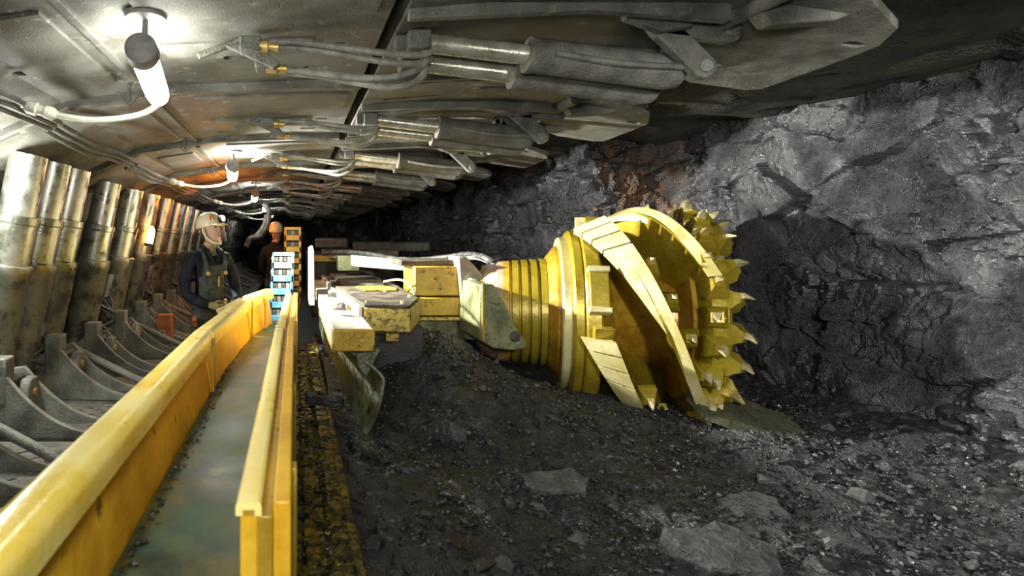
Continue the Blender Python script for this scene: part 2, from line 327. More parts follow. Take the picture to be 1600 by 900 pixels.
zc = 3.06 - 0.16*st + 0.22*fbm(X*0.6, Y*0.6, 5, 5)*st + facets(X, Y, 0.6, 0.07, 0.14, 0.01, 8)*st + 0.04*fbm(X*4, Y*4, 3, 15)
struct(grid('ceiling', np.stack([X, Y, zc], -1), 'roofrock', 30, True), 'dark bare rock roof above the coal face')

def gz(X, Y):
    z = 0.06 + 0.30*np.exp(-np.clip(X-0.3, 0, 9)/0.75)
    z = z + 0.66*np.exp(-((X-1.2)/0.8)**2 - ((Y-5.35)/0.85)**2)
    z = z + 0.20*np.exp(-((X-2.5)/0.95)**2 - ((Y-5.0)/0.75)**2)
    s = np.clip((X-3.7)/0.9, 0, 1); z = z + 0.42*s*s*(3-2*s)*(0.6+0.8*fbm(X*0+2, Y*0.7, 2, 91))
    z = z + 0.12*np.exp(-((X-3.7)/0.35)**2 - ((Y-4.3)/0.5)**2)
    return z + 0.14*fbm(X*1.3, Y*1.3, 3, 21)
x = np.linspace(0.27, 4.9, 300); y = np.linspace(1.0, 8.0, 420); X, Y = np.meshgrid(x, y, indexing='ij')
Z = gz(X, Y) + facets(X, Y, 0.16, 0.03, 0.05, 0.008, 22) + facets(X, Y, 0.055, 0.012, 0.02, 0.004, 24) + 0.025*fbm(X*14, Y*14, 3, 23)
struct(grid('floor', np.stack([X, Y, Z], -1), 'floor_coal', 25), 'loose black coal spread over the mine floor')
b = MB(); b.bx(-3.7, 0.3, -1.5, 24, -0.25, 0.0); b.bx(0.3, 5, 7.9, 24, -0.25, 0.0); b.bx(0.3, 5.0, -1.5, 1.1, -0.25, 0.05)
struct(b.build('floor_walkway', 'steel_dark'), 'dark mine floor under the walkway')

# ------------------------------------------------------------------ loose coal
def hull_mesh(name, seed, n=13, sq=(1, 1, 1)):
    r = random.Random(seed); bm = bmesh.new()
    for _ in range(n):
        v = Vector((r.gauss(0,1), r.gauss(0,1), r.gauss(0,1))).normalized()*r.uniform(0.75, 1.0)
        bm.verts.new((v.x*sq[0], v.y*sq[1], v.z*sq[2]))
    res = bmesh.ops.convex_hull(bm, input=bm.verts); bmesh.ops.delete(bm, geom=[g for g in res['geom_interior'] if isinstance(g, bmesh.types.BMVert)], context='VERTS')
    me = bpy.data.meshes.new(name); bmesh.ops.recalc_face_normals(bm, faces=bm.faces); bm.to_mesh(me); bm.free(); return me
HV = [hull_mesh('chunk', 100+i, 9+i % 3) for i in range(8)]
HVD = []
for me in HV:
    v = np.array([tuple(p.co) for p in me.vertices]); f = [tuple(p.vertices) for p in me.polygons]; HVD.append((v, f))
def chunk_stuff(name, n, m, label, size, region, zf, lift=0.3, flat=0.65):
    vs = []; fs = []; o = 0
    for i in range(n):
        v, f = HVD[rng.integers(8)]; x, y = region()
        s = size(); e = Matrix.Rotation(rng.random()*6.3, 3, 'Z') @ Matrix.Rotation(rng.normal()*0.5, 3, 'X')
        k = np.array([1, rng.uniform(0.55, 1), rng.uniform(0.35, flat+0.2)])*s
        vv = (v*k) @ np.array(e).T + np.array([x, y, zf(x, y) + lift*s*0.4]); vs.append(vv); fs += [tuple(a+o for a in q) for q in f]; o += len(v)
    me = bpy.data.meshes.new(name); me.from_pydata(np.concatenate(vs).tolist(), [], fs)
    return tag(link(name, me, m), label, 'coal', kind='stuff')
def reg():
    t = rng.random()
    y = 1.9 + 4.4*rng.random()**1.15; x = 0.34 + 4.0*rng.random(); return x, y
gzs = lambda x, y: float(gz(np.array(x), np.array(y)))
chunk_stuff('coal_rubble', 15000, 'lump', 'small broken coal rubble covering the floor in front of the drum', lambda: 0.008+0.022*rng.random()**2.5, reg, gzs)
chunk_stuff('coal_gravel', 2600, 'lumpgrey', 'dusty grey coal gravel scattered among the black rubble', lambda: 0.006+0.022*rng.random()**3, reg, gzs)
LM = []
for i in range(9):
    me = hull_mesh('coal_lump', 300+i, 12+i % 5, (1, 0.8, 0.55)); me.materials.append(M[['lump','lump','lumpgrey'][i % 3]]); LM.append(me)
for i in range(270):
    x, y = reg(); s = 0.028 + 0.06*rng.random()**3
    o = bpy.data.objects.new('coal_lump', LM[rng.integers(9)]); COL.objects.link(o)
    o.location = (x, y, gzs(x, y)+s*0.12); o.scale = (s*rng.uniform(0.8, 1.4), s, s*rng.uniform(0.7, 1.1)); o.rotation_euler = (rng.normal()*0.3, rng.normal()*0.3, rng.random()*6.3)
    tag(o, 'loose fist-sized lump of coal lying on the rubble floor', 'coal lump', 'loose coal lumps on the floor')
def slab(name, px, py, Y, poly, t, m, label, cat, rot=(0,0,0), seed=0, dz=0.0):
    r = random.Random(seed); top = []; bot = []; n = 28
    pts = [Vector((p[0], p[1], 0)) for p in poly]; ring = []
    for i in range(len(pts)):
        a, b_ = pts[i], pts[(i+1) % len(pts)]
        for k in range(5):
            p = a.lerp(b_, k/5); ring.append(p + Vector((r.uniform(-1,1), r.uniform(-1,1), 0))*0.012)
    c = sum(ring, Vector())/len(ring); bmx = MB()
    up = [p + Vector((0,0,t/2+r.uniform(-.1,.1)*t)) for p in ring]; inn = [c.lerp(p, 0.6) + Vector((0,0,t*0.62+r.uniform(-.12,.12)*t)) for p in ring]
    lo = [p*1.03 + Vector((0,0,-t/2)) for p in ring]; bmx.loft([lo, up, inn])
    o = bmx.build(name, m, smoothing=25)
    if Y is None:
        for Y in np.arange(1.8, 7.0, 0.02):
            p = W(px, py, float(Y))
            if p.z <= gzs(p.x, float(Y)) + 0.03: break
    p = W(px, py, float(Y)); o.location = p + Vector((0,0,dz)); o.rotation_euler = rot
    return tag(o, label, cat)
slab('shale_slab', 1165, 660, None, [(-.36,.12),(-.30,-.10),(.05,-.22),(.36,-.16),(.30,.05),(.0,.2)], 0.06, 'slab', 'flat olive shale slab leaning against the foot of the drum', 'rock slab', (0.42, 0.12, -0.25), 3, 0.05)
slab('coal_splinter', 1322, 850, None, [(-.125,.03),(-.11,-.028),(.1,-.035),(.135,0),(.11,.03)], 0.035, 'lumpgrey', 'long pale grey splinter of rock at the lower right', 'rock splinter', (0.5, 0.33, -0.1), 4)
slab('coal_slab', 868, 755, None, [(-.2,.08),(-.19,-.06),(.12,-.10),(.2,-.02),(.15,.09)], 0.045, 'lumpgrey', 'flat grey coal slab with a dark gap beneath it', 'coal slab', (0.35, -0.06, 0.1), 5)
slab('grey_boulder', 1130, 862, None, [(-.27,.13),(-.25,-.13),(.1,-.2),(.27,-.05),(.2,.15)], 0.15, 'lumpgrey', 'big dusty grey boulder half buried at the bottom edge', 'boulder', (0.2, 0.1, 0.3), 6, -0.03)
slab('grey_boulder', 1175, 795, None, [(-.13,.1),(-.12,-.1),(.1,-.12),(.16,0),(.1,.1)], 0.1, 'lumpgrey', 'smaller grey boulder just behind the big dusty one', 'boulder', (0.2, -0.2, 0.1), 7, -0.02)
slab('coal_boulder', 712, 680, None, [(-.06,.06),(-.07,-.05),(.04,-.07),(.07,.03)], 0.1, 'lumpgrey', 'upright pale coal lump on the heap right of the plough plate', 'coal lump', (0.9, 0.2, 0.3), 8)

# ------------------------------------------------------------------ yellow cable trough
LZ, BZ = CZ-0.62, CZ-0.99
def rail_sec(x0, x1, z0, z1, r=0.035):     # rounded top rail section
    pts = [(x0, z0)]; 
    for k in range(6):
        a = PI - k*PI/10; pts.append((x0+r+r*math.cos(a), z1-r+r*math.sin(a)))
    for k in range(6):
        a = PI/2 - k*PI/10; pts.append((x1-r+r*math.cos(a), z1-r+r*math.sin(a)))
    pts.append((x1, z0)); return pts
def wall_left_section(path, label, side=1, dents=True):
    root = thing('trough_wall', label, 'trough wall', (path[0][0], path[0][1], 0), 'yellow trough walls'); off = root.location
    dense = []
    for a, b_ in zip(path, path[1:]):
        for k in range(14): t = k/14; dense.append((a[0]+(b_[0]-a[0])*t, a[1]+(b_[1]-a[1])*t))
    dense.append(path[-1])
    MB().sweep([(-0.085, 0.02), (-0.085, LZ-0.05), (-0.05, LZ-0.05), (0.0, BZ-0.02), (-0.02, 0.02)], dense).build('side_panel', 'yellow', root, off)
    rl = MB().sweep(rail_sec(-0.13, 0.012, LZ-0.085, LZ+0.02, 0.05), dense).build('top_rail', 'rail', root, off)
    MB().sweep([(-0.045, LZ-0.105), (-0.035, LZ-0.078), (0.004, LZ-0.078), (0.006, LZ-0.088)], dense).build('weld_bead', 'armyellow', root, off)
    return root, dense, off
left_path = [(-0.55, 0.75), (-0.535, 3.70)]
r1, d1, o1 = wall_left_section(left_path, 'long yellow trough wall nearest the camera with a rounded pale top rail')
MB().box((-0.517, 3.69, LZ-0.2), (0.012, 0.05, 0.34)).build('joint_strip', 'armyellow', r1, o1)
r2, d2, o2 = wall_left_section([(-0.535, 3.73), (-0.43, 5.75)], 'yellow trough wall section in front of the miner with the orange-tipped joint')
e = MB().turn((-0.585, 3.74, LZ-0.04), (0.02, 1, 0), [(0, 0.045), (0.03, 0.058)], 18).build('rail_end', 'redpost', r2, o2)
MB().box((-0.42, 5.72, LZ-0.2), (0.02, 0.03, 0.34)).build('joint_strip', 'armyellow', r2, o2)
r3, d3, o3 = wall_left_section([(-0.43, 5.80), (-0.25, 6.65)], 'short yellow trough wall turning in just before the blue cable carrier')
MB().box((-0.31, 6.2, LZ-0.18), (0.02, 0.05, 0.36), Matrix.Rotation(R(-12), 3, 'Z')).build('joint_strip', 'armyellow', r3, o3)
def wall_right_section(x, y0, y1, label, dx=0.0):
    root = thing('trough_wall', label, 'trough wall', (x, y0, 0), 'yellow trough walls'); off = root.location
    P = [(x+dx*k/10, y0+(y1-y0)*k/10) for k in range(11)]
    MB().sweep([(-0.125, 0.3), (-0.125, LZ), (-0.085, LZ), (-0.085, 0.3)], P).build('side_panel', 'yellow', root, off, 0.006)
    MB().sweep([(-0.085, 0.3), (-0.085, LZ-0.02), (-0.05, LZ-0.02), (-0.05, 0.3)], P[:]).build('back_plate', 'armyellow', root, off, 0.004)
    MB().sweep([(-0.05, 0.3), (-0.05, LZ+0.005), (-0.008, LZ+0.005), (-0.008, 0.3)], [(p[0], p[1]+0.02) for p in P]).build('outer_plate', 'yellow', root, off, 0.006)
    rl = MB().sweep(rail_sec(-0.135, -0.075, LZ-0.02, LZ+0.012, 0.012), P).build('top_rail', 'rail', root, off)
    for j in range(int((y1-y0)/0.9)+1): MB().box((x-0.004, y0+0.3+0.9*j, LZ-0.22), (0.022, 0.05, 0.4)).build('rib', 'armyellow', root, off, 0.004)
    return root
wall_right_section(0.0, 1.32, 4.0, 'yellow trough wall on the right, standing nearest the camera', 0.005)
wall_right_section(0.012, 4.06, 6.3, 'farther yellow trough wall on the right beside the blue carrier', 0.03)
bed = []
for i in range(30):
    t = i/29; bed.append((0, 0.7 + 6.2*t))
b = MB(); rings = []
for _, y_ in bed:
    xl = float(np.interp(y_, [0.7, 3.7, 5.75, 6.65, 7.0], [-.545, -.53, -.42, -.24, -.24])); xr = float(np.interp(y_, [1.3, 4.0, 6.3], [-.127, -.122, -.09]))
    rings.append([Vector((xl, y_, BZ-.05)), Vector((xl, y_, BZ)), Vector(((xl+xr)/2, y_, BZ-.012)), Vector((xr, y_, BZ)), Vector((xr, y_, BZ-.05))])
b.loft(rings)
tag(b.build('trough_bed', 'bed'), 'wet greenish bed running along inside the yellow trough', 'trough bed')
def strip_reg():
    return -0.515+0.05*rng.random()**2, 1.4+4.2*rng.random()
chunk_stuff('coal_crumbs', 260, 'lump', 'coal crumbs caught along the left edge of the trough bed', lambda: 0.006+0.012*rng.random(), strip_reg, lambda x, y: BZ)

# ------------------------------------------------------------------ haulage rack beside the trough
rk = thing('haulage_rack', 'gold-lit steel rack and pan strip running beside the trough', 'rack', (0.13, 1.5, 0)); off = rk.location; RZ = CZ-1.32
MB().bx(-0.01, 0.30, 1.2, 7.5, 0.02, RZ-0.05).build('pan', 'steel_dark', rk, off)
MB().bx(0.235, 0.275, 1.2, 7.5, RZ-0.06, RZ+0.02).build('side_rail', 'rack', rk, off, 0.006)
MB().bx(0.005, 0.035, 1.2, 7.5, RZ-0.06, RZ+0.0).build('side_rail', 'rack', rk, off, 0.006)
tb = MB(); tb.bx(0.165, 0.235, -0.045, 0.045, -0.05, 0.03); tbm = tb.mesh('tooth')
lb = MB(); lb.turn((0.09, -0.05, 0), (0, 1, 0), [(0, 0.02), (0.1, 0.02)], 8); lb.bx(0.05, 0.13, -0.06, -0.03, -0.03, 0.015); lb.bx(0.05, 0.13, 0.03, 0.06, -0.03, 0.015); lbm = lb.mesh('chain_link')
for i in range(34):
    y = 1.75+0.155*i
    for nm, me in (('tooth', tbm), ('chain_link', lbm)):
        o = link(nm, me, 'rack', rk); o.location = (-off[0]+random.uniform(-.006,.006), y-off[1], RZ-off[2]+random.uniform(-.014,.008)); o.rotation_euler = (0, random.uniform(-.08,.08), random.uniform(-.06,.06))
def rack_reg(): return 0.02+0.25*rng.random(), 1.7+4.6*rng.random()
chunk_stuff('coal_spill', 2600, 'lumpgold', 'gold-lit coal spill lying on the rack strip', lambda: 0.008+0.026*rng.random()**2, rack_reg, lambda x, y: RZ-0.03+0.045*rng.random())
for i, (px, py, Y, s) in enumerate([(500, 705, 3.5, .055), (520, 712, 3.45, .06), (478, 735, 3.3, .045), (507, 748, 3.2, .04), (483, 770, 3.0, .05), (512, 828, 2.62, .03), (518, 862, 2.45, .03)]):
    me = LM[i].copy(); me.materials.clear(); me.materials.append(M['lumpgold'] if i != 5 and i != 6 else M['rail']); o = bpy.data.objects.new('coal_lump', me); COL.objects.link(o)  # gold and yellow light on these lumps comes from their colour
    p = W(px, py, Y); o.location = (p.x, p.y, max(RZ-0.02, p.z)); o.scale = (s*1.1, s, s*0.8); o.rotation_euler = (0.2*i, 0.1, i)
    tag(o, ['gold-lit coal lump at the foot of the plough plate','larger coal lump wedged beside the plough plate foot','coal lump against the right trough wall below the plough foot','small coal lump in the middle of the rack strip','dark coal lump lying beside the right trough wall','bright yellow-lit chip on the rack strip','lowest bright yellow chip on the rack strip'][i], 'coal lump')
slab('coal_slab', 508, 625, 4.0, [(-.12,.06),(-.13,-.03),(.08,-.07),(.13,.0),(.06,.06)], 0.06, 'lump', 'flat black coal slab lying across the rack by the plough plate', 'coal slab', (0.1, 0.1, 0), 12)
slab('coal_slab', 575, 710, 3.6, [(-.14,.05),(-.1,-.05),(.1,-.09),(.14,-.02),(.02,.08)], 0.07, 'lump', 'black coal slab sloping off the rack onto the floor', 'coal slab', (0.1, 0.35, -0.3), 13)

# ------------------------------------------------------------------ the shearer: body, plough plate, ranging arm
sh = thing('shearer', 'long shearer body with dusty hood, yellow arm and ribbed gearcase', 'shearer', (0.8, 6.0, 0)); off = sh.location
def P(bm, name, m, bevel=0.0, parent=None, sm=40): return bm.build(name, m, parent or sh, off, bevel, sm)
# square beam along the pan line with its bolted end
bm_ = MB().bx(0.265, 0.545, 3.95, 8.8, CZ-0.775, CZ-0.635); beam = P(bm_, 'guide_beam', 'cream', 0.008)
P(MB().bx(0.262, 0.548, 3.90, 3.96, CZ-0.778, CZ-0.632), 'beam_end', 'armyellow', 0.008)
for i in range(7):
    a = 2*PI*i/7; P(MB().turn((0.405+0.05*math.cos(a), 3.902, CZ-0.705+0.045*math.sin(a)), (0,-1,0), [(0,.011),(.008,.010)], 6), 'end_bolt', 'hood')
P(MB().bx(0.258, 0.30, 3.97, 6.0, CZ-0.80, CZ-0.775), 'beam_flange', 'armyellow', 0.004)
# plough plate hanging below the beam, its near end swept outwards
rings_o = []; rings_i = []
for i in range(26):
    t = i/25; y = 8.2-(8.2-4.05)*t; row = []
    zt = CZ-0.79; zb = CZ-(1.04+0.44*t**1.3)
    for j in range(12):
        q = j/11; flare = max(0, (t-0.72)/0.28)**2*0.24*(1-q)**0.7*(0.25+0.75*min(1, q*4)); bulge = 0.04*math.sin(q*PI)
        row.append(Vector((0.275+0.11*q*t+flare*1.35+bulge*t, y-0.10*math.sin(q*PI)*t, zt+(zb-zt)*q)))
    rings_o.append(row)
mb = MB(); mb.loft([[p for p in row] + [p+Vector((0.03,0,0)) for p in reversed(row)] for row in rings_o])
plough = P(mb, 'plough_plate', 'ply', 0, None, 50)
last = rings_o[-1]; P(MB().tube([p+Vector((0.015,-0.005,0)) for p in last], 0.016, 8, 3), 'plough_lip', 'ply', 0, plough)
for i in range(14): P(MB().turn((0.285, 4.25+0.14*i, CZ-0.85), (-1,0,0), [(0,.014),(.02,.012)], 6), 'bolt', 'steel_dark', 0, plough)
P(MB().xz([(0.42, CZ-0.78), (0.6, CZ-0.78), (0.5, CZ-0.98), (0.44, CZ-0.9)], 4.0, 4.06), 'gusset', 'ply', 0.006)
# hood with a hexagonal dusty cover plate
top = [(0.42, 11.0), (0.44, 6.4), (0.56, 4.62), (0.92, 4.55), (1.12, 5.15), (1.17, 6.6), (1.05, 11.0)]
P(MB().xy(top, CZ-0.76, CZ-0.57), 'hood', 'hood', 0.012)
plate = [(0.43, 10.9), (0.45, 6.4), (0.565, 4.64), (0.915, 4.57), (1.11, 5.16), (1.16, 6.6), (1.04, 10.9)]
cov = P(MB().xy(plate, CZ-0.57, CZ-0.545), 'hood_cover', 'hoodtop', 0.006)
P(MB().xy([(0.50, 9.5), (0.52, 6.5), (0.98, 6.3), (1.05, 7.0), (0.98, 9.5)], CZ-0.545, CZ-0.515), 'cover_plate', 'hoodtop', 0.006, cov)
P(MB().xy([(0.66, 6.2), (0.70, 5.75), (1.02, 5.75), (1.06, 6.0), (0.98, 6.25)], CZ-0.545, CZ-0.53), 'hatch', 'armyellow', 0.004, cov)
for x_, y_ in ((0.60,4.75),(0.88,4.7),(1.04,5.2),(0.5,5.6),(0.9,5.72)): P(MB().turn((x_,y_,CZ-0.545),(0,0,1),[(0,.018),(.02,.016)],6), 'cover_bolt', 'tungsten', 0, cov)
sideL = MB(); sideL.prism([(6.4,0),(4.64,0),(4.64,-.2),(6.4,-.26)], lambda p, t: Vector((0.44-0.012+t+(6.4-p[0])/(6.4-4.62)*0.12, p[0], CZ-0.56+p[1])), 0, -0.03)
P(sideL, 'side_plate', 'cream', 0.005)
P(MB().bx(0.40, 0.43, 6.42, 9.5, CZ-0.9, CZ-0.56), 'side_plate', 'cream', 0.005)
P(MB().bx(0.32, 0.46, 5.0, 5.5, CZ-0.66, CZ-0.58), 'side_bracket', 'cream', 0.01)
for i in range(6):
    v, f = HVD[i]; P(MB().add([Vector((0.37+0.03*(i % 2), 4.7+0.3*i, CZ-0.60)) + Vector(p)*(0.075 if i in (0, 4) else .045) for p in v], f), 'packed_coal', 'lumpgrey', 0, None, 0)
P(MB().bx(0.62, 1.1, 4.9, 8.5, CZ-1.15, CZ-0.76), 'hood_underside', 'steel_dark', 0.02)
k = MB(); k.bx(0.60, 0.9, 4.75, 4.9, CZ-0.80, CZ-0.76); k.bx(0.75, 0.86, 4.72, 4.85, CZ-0.86, CZ-0.78); P(k, 'drip_edge', 'hood', 0.008)
# upright guard at the left end and the dark machine body behind
P(MB().xz([(0.165, CZ-0.75), (0.165, CZ-0.13), (0.20, CZ-0.10), (0.215, CZ-0.15), (0.22, CZ-0.75)], 6.3, 6.9), 'end_guard', 'cream', 0.005)
P(MB().bx(0.25, 1.5, 8.5, 12.5, CZ-1.2, CZ-0.30), 'machine_body', 'steel_dark', 0.03)
P(MB().bx(0.28, 0.75, 8.3, 8.6, CZ-0.36, CZ-0.27), 'body_rail', 'armyellow', 0.01)
P(MB().bx(0.45, 1.6, 8.8, 9.6, CZ-0.30, CZ-0.2), 'body_cover', 'hoodtop', 0.02)
P(MB().xy([(0.35, 10), (0.9, 9.7), (1.2, 10.4), (0.5, 11)], CZ-0.2, CZ-0.02), 'body_cover', 'steel_dark', 0.03)
P(MB().xy([(0.95, 9.4), (2.2, 9.3), (2.3, 10.2), (1.1, 10.3)], CZ-0.25, CZ-0.08), 'body_cover', 'steel_dark', 0.03)
P(MB().bx(0.58, 0.86, 7.6, 7.9, CZ-0.45, CZ-0.25), 'junction_box', 'armgreen', 0.01)
# pale lit plate box on the hood
P(MB().prism([(0.72,0),(1.44,0.0),(1.44,0.13),(0.72,0.13)], lambda p, t: Vector((p[0], 7.0+t, CZ-0.40+p[1]-0.09*(p[0]-0.72)+0.04)), 0, 0.35), 'cover_box', 'cream', 0.008)
# ranging arm
arm = P(MB().bx(1.22, 1.78, 5.85, 6.45, CZ-0.60, CZ-0.30), 'ranging_arm', 'armyellow', 0.012)
P(MB().bx(1.20, 1.80, 5.83, 6.45, CZ-0.80, CZ-0.615), 'arm_panel', 'armyellow', 0.012, arm)
P(MB().bx(1.10, 1.76, 5.9, 6.45, CZ-1.08, CZ-0.82), 'arm_panel', 'armgreen', 0.02, arm)
P(MB().bx(1.16, 1.80, 5.80, 5.86, CZ-0.845, CZ-0.81), 'arm_ledge', 'hood', 0.006, arm)
P(MB().bx(1.70, 1.80, 5.78, 5.86, CZ-1.0, CZ-0.81), 'arm_lug', 'armyellow', 0.006, arm)
P(MB().bx(1.74, 1.85, 5.82, 6.3, CZ-0.40, CZ-0.32), 'arm_block', 'armyellow', 0.008, arm)
P(MB().bx(1.1, 1.7, 5.95, 6.5, CZ-0.30, CZ-0.24), 'arm_top', 'hoodtop', 0.012, arm)
gs = P(MB().prism([(1.64, CZ-0.2), (1.72, CZ-0.2), (1.92, CZ-0.42), (1.92, CZ-1.05), (1.70, CZ-1.02)], lambda p, t: Vector((p[0], 5.75+t, p[1])), 0, 0.4), 'gusset_plate', 'gusset', 0.01)
mesh_ = MB()
for i in range(-3, 9):
    for sgn in (1, -1):
        x0 = 1.70+0.045*i; a = Vector((x0, 5.742, CZ-0.52)); d = Vector((0.11*sgn, 0, -0.30))
        pts = [a + d*t/6 for t in range(7)]; pts = [p for p in pts if 1.66 <= p.x <= 1.92]
        if len(pts) > 1: mesh_.tube([pts[0], pts[-1]], 0.006, 5, 0)
P(mesh_, 'guard_mesh', 'cream', 0, gs)
P(MB().turn((1.76, 5.74, CZ-0.46), (0,-1,0), [(0,.05),(.05,.05),(.06,.03)], 16), 'round_boss', 'cream', 0, gs)
P(MB().bx(1.80, 1.98, 5.65, 5.76, CZ-1.0, CZ-0.88), 'arm_foot', 'armyellow', 0.01)
# drum axis frame
PHI = R(20); AX = Vector((math.cos(PHI), -math.sin(PHI), 0)); NX = Vector((-math.sin(PHI), -math.cos(PHI), 0)); UZ = Vector((0,0,1))
C0 = W(886, 489, 5.75)
def D(s, r, th): return C0 + AX*s + (UZ*math.cos(th) + NX*math.sin(th))*r
def lathe(prof, n=64):
    b = MB(); rings = [[D(s, r, 2*PI*k/n) for k in range(n)] for s, r in prof]; return b.loft(rings)
gear = P(lathe([(-.90,.04),(-.90,.24),(-.85,.38),(-.78,.465),(-.72,.495),(-.66,.50),(-.655,.515),(-.60,.515)]), 'gearcase_face', 'pink', 0, None, 30)
for i in range(5):
    s0 = -.60+.085*i; P(lathe([(s0,.45),(s0,.515+.006*i),(s0+.055,.515+.006*i),(s0+.06,.495),(s0+.085,.49),(s0+.085,.45)]), 'gearcase_rib', 'gold' if i else 'armyellow', 0, gear, 30)
for i in range(16):
    a = 2*PI*i/16; p = D(-.80, .445, a); P(MB().turn(p+AX*0.012, -AX, [(0,.018),(.025,.016)], 6), 'face_bolt', 'goldrust', 0, gear)
# flat olive casing joining arm and gearcase
c1 = D(-.80, 0, 0)
P(MB().prism([(1.68,.36),(1.80,.36),(1.93,.14),(2.02,-.06),(2.10,-.16),(2.10,-.22),(1.98,-.24),(1.80,-.22),(1.66,-.14)], lambda p, t: Vector((p[0], 5.2+t, CZ-0.79+p[1])), 0, 0.62), 'gear_casing', 'armgreen', 0.015)
P(MB().turn((1.99, 5.2, CZ-.90), (0,-1,0), [(0,.05),(.012,.05),(.014,.035)], 16), 'plug', 'steel_dark')
P(MB().bx(1.69, 1.71, 5.18, 5.21, CZ-.94, CZ-0.42), 'casing_seam', 'armyellow', 0.003)
# trailing hose over the machine
hs = MB().tube([W(505,396,8.2), W(540,394,8.0), W(580,398,7.6), W(620,405,7.2), W(660,406,7.0), W(700,402,6.8), W(730,398,6.5), W(755,402,6.0), W(770,410,5.9)], 0.035, 8)
P(hs, 'trailing_hose', 'darkhose')
P(MB().tube([W(515,402,8.2), W(560,402,7.8), W(610,410,7.2), W(660,410,6.9), W(705,407,6.6), W(745,403,6.2), W(772,415,5.85)], 0.022, 8), 'trailing_hose', 'hose')
P(MB().tube([W(600,440,6.2), W(625,437,5.9), W(642,448,5.6), W(648,462,5.3)], 0.012, 6), 'thin_hose', 'hose')

# ------------------------------------------------------------------ the cutting drum
dr = thing('cutting_drum', 'big yellow cutting drum with spiral vanes and steel picks', 'cutting drum', tuple(D(0.6, 0, 0)-Vector((0,0,1.0)))); doff = dr.location
def Q(bm, name, m, bevel=0.0, parent=None, sm=35): return bm.build(name, m, parent or dr, doff, bevel, sm)
RD = 1.0
Q(lathe([(-.20,.3),(-.20,.56),(-.17,.60),(-.13,.66),(-.08,.675),(-.08,.70)]), 'seal_ring', 'goldrust')
Q(lathe([(-.10,.3),(-.10,.74),(-.085,.755),(-.02,.755),(-.02,.70)]), 'flange_ring', 'goldpale')
Q(lathe([(-.02,.3),(-.02,.80),(0,.825),(.06,.825),(.075,.81),(.075,.3)]), 'flange_ring', 'gold')
Q(lathe([(.075,.3),(.075,.835),(.09,.85),(.19,.85),(.205,.835),(.205,.3)]), 'flange_ring', 'gold')
hub = Q(lathe([(.2,.3),(.2,.78),(.28,.66),(.38,.52),(.55,.45),(.88,.45),(.93,.47),(.93,.2)]), 'drum_hub', 'goldrust')
# lower bell housing under the flange
def vane_sec(s, r0, r1, th, hw): return [D(s-hw, r0, th), D(s+hw, r0, th), D(s+hw, r1, th), D(s-hw, r1, th)]
S0, S1, DT = 0.22, 0.97, R(112)
def vs_(t): return S0 + (S1-S0)*t
NV = 5; TH0 = R(-48)
blk = MB(); 
for vi in range(NV):
    th0 = TH0 + vi*2*PI/NV
    v = Q(MB().loft([vane_sec(vs_(i/48), 0.42, RD*(0.94+0.06*min(1, i/6)), th0 + DT*i/48, 0.035) for i in range(49)]), 'vane', 'gold', 0, None, 40)
    # pale wear strip along the outer edge: three short plates, then the long strip that narrows
    segs = [(0.0, 0.055), (0.065, 0.125), (0.135, 0.20), (0.21, 1.0)]
    for a, b_ in segs:
        n = max(3, int((b_-a)*50)); rr = []
        for i in range(n+1):
            t = a+(b_-a)*i/n; wl = 0.165*max(0.0, 1-t/0.6)**0.8+0.032; wr = 0.05; th = th0+DT*t; s = vs_(t)
            rr.append([D(s-wl, RD-0.02-0.12*(1-t), th), D(s+wr, RD-0.02, th), D(s+wr, RD+0.045, th), D(s-wl, RD+0.02-0.10*(1-t), th)])
        Q(MB().loft(rr), 'wear_strip', 'goldpale', 0, v)
    # start block standing on the flange
    Q(MB().loft([[D(S0-.10, .78, th0-R(6)+R(9)*k), D(S0+.05, .78, th0-R(6)+R(9)*k), D(S0+.05, 1.0-.1*k, th0-R(6)+R(9)*k), D(S0-.10, 1.0-.1*k, th0-R(6)+R(9)*k)] for k in (0, 1)]), 'vane_root', 'gold', 0.006, v)
# flange clamp blocks
for a in (70, 160, 250, 340):
    th = R(a); rot = Matrix((AX, UZ*math.sin(th) - NX*math.cos(th), UZ*math.cos(th)+NX*math.sin(th))).transposed()
    c = Q(MB().box(D(.17, .87, th), (.15, .34, .12), rot), 'clamp_block', 'gold', 0.01)
    Q(MB().box(D(.17, .90, th-R(11.5)), (.17, .05, .13), rot), 'clamp_edge', 'goldpale', 0.008, c); Q(MB().box(D(.17, .90, th+R(11.5)), (.17, .05, .13), rot), 'clamp_edge', 'goldpale', 0.008, c)
# end ring that carries the face picks
ring = Q(lathe([(.86,.44),(.90,.60),(.93,.88),(.96,.94),(1.07,.94),(1.10,.90),(1.10,.44)]), 'end_ring', 'gold')
Q(lathe([(.84,.44),(.865,.60),(.88,.74),(.91,.76),(.94,.5)]), 'end_dish', 'goldrust')
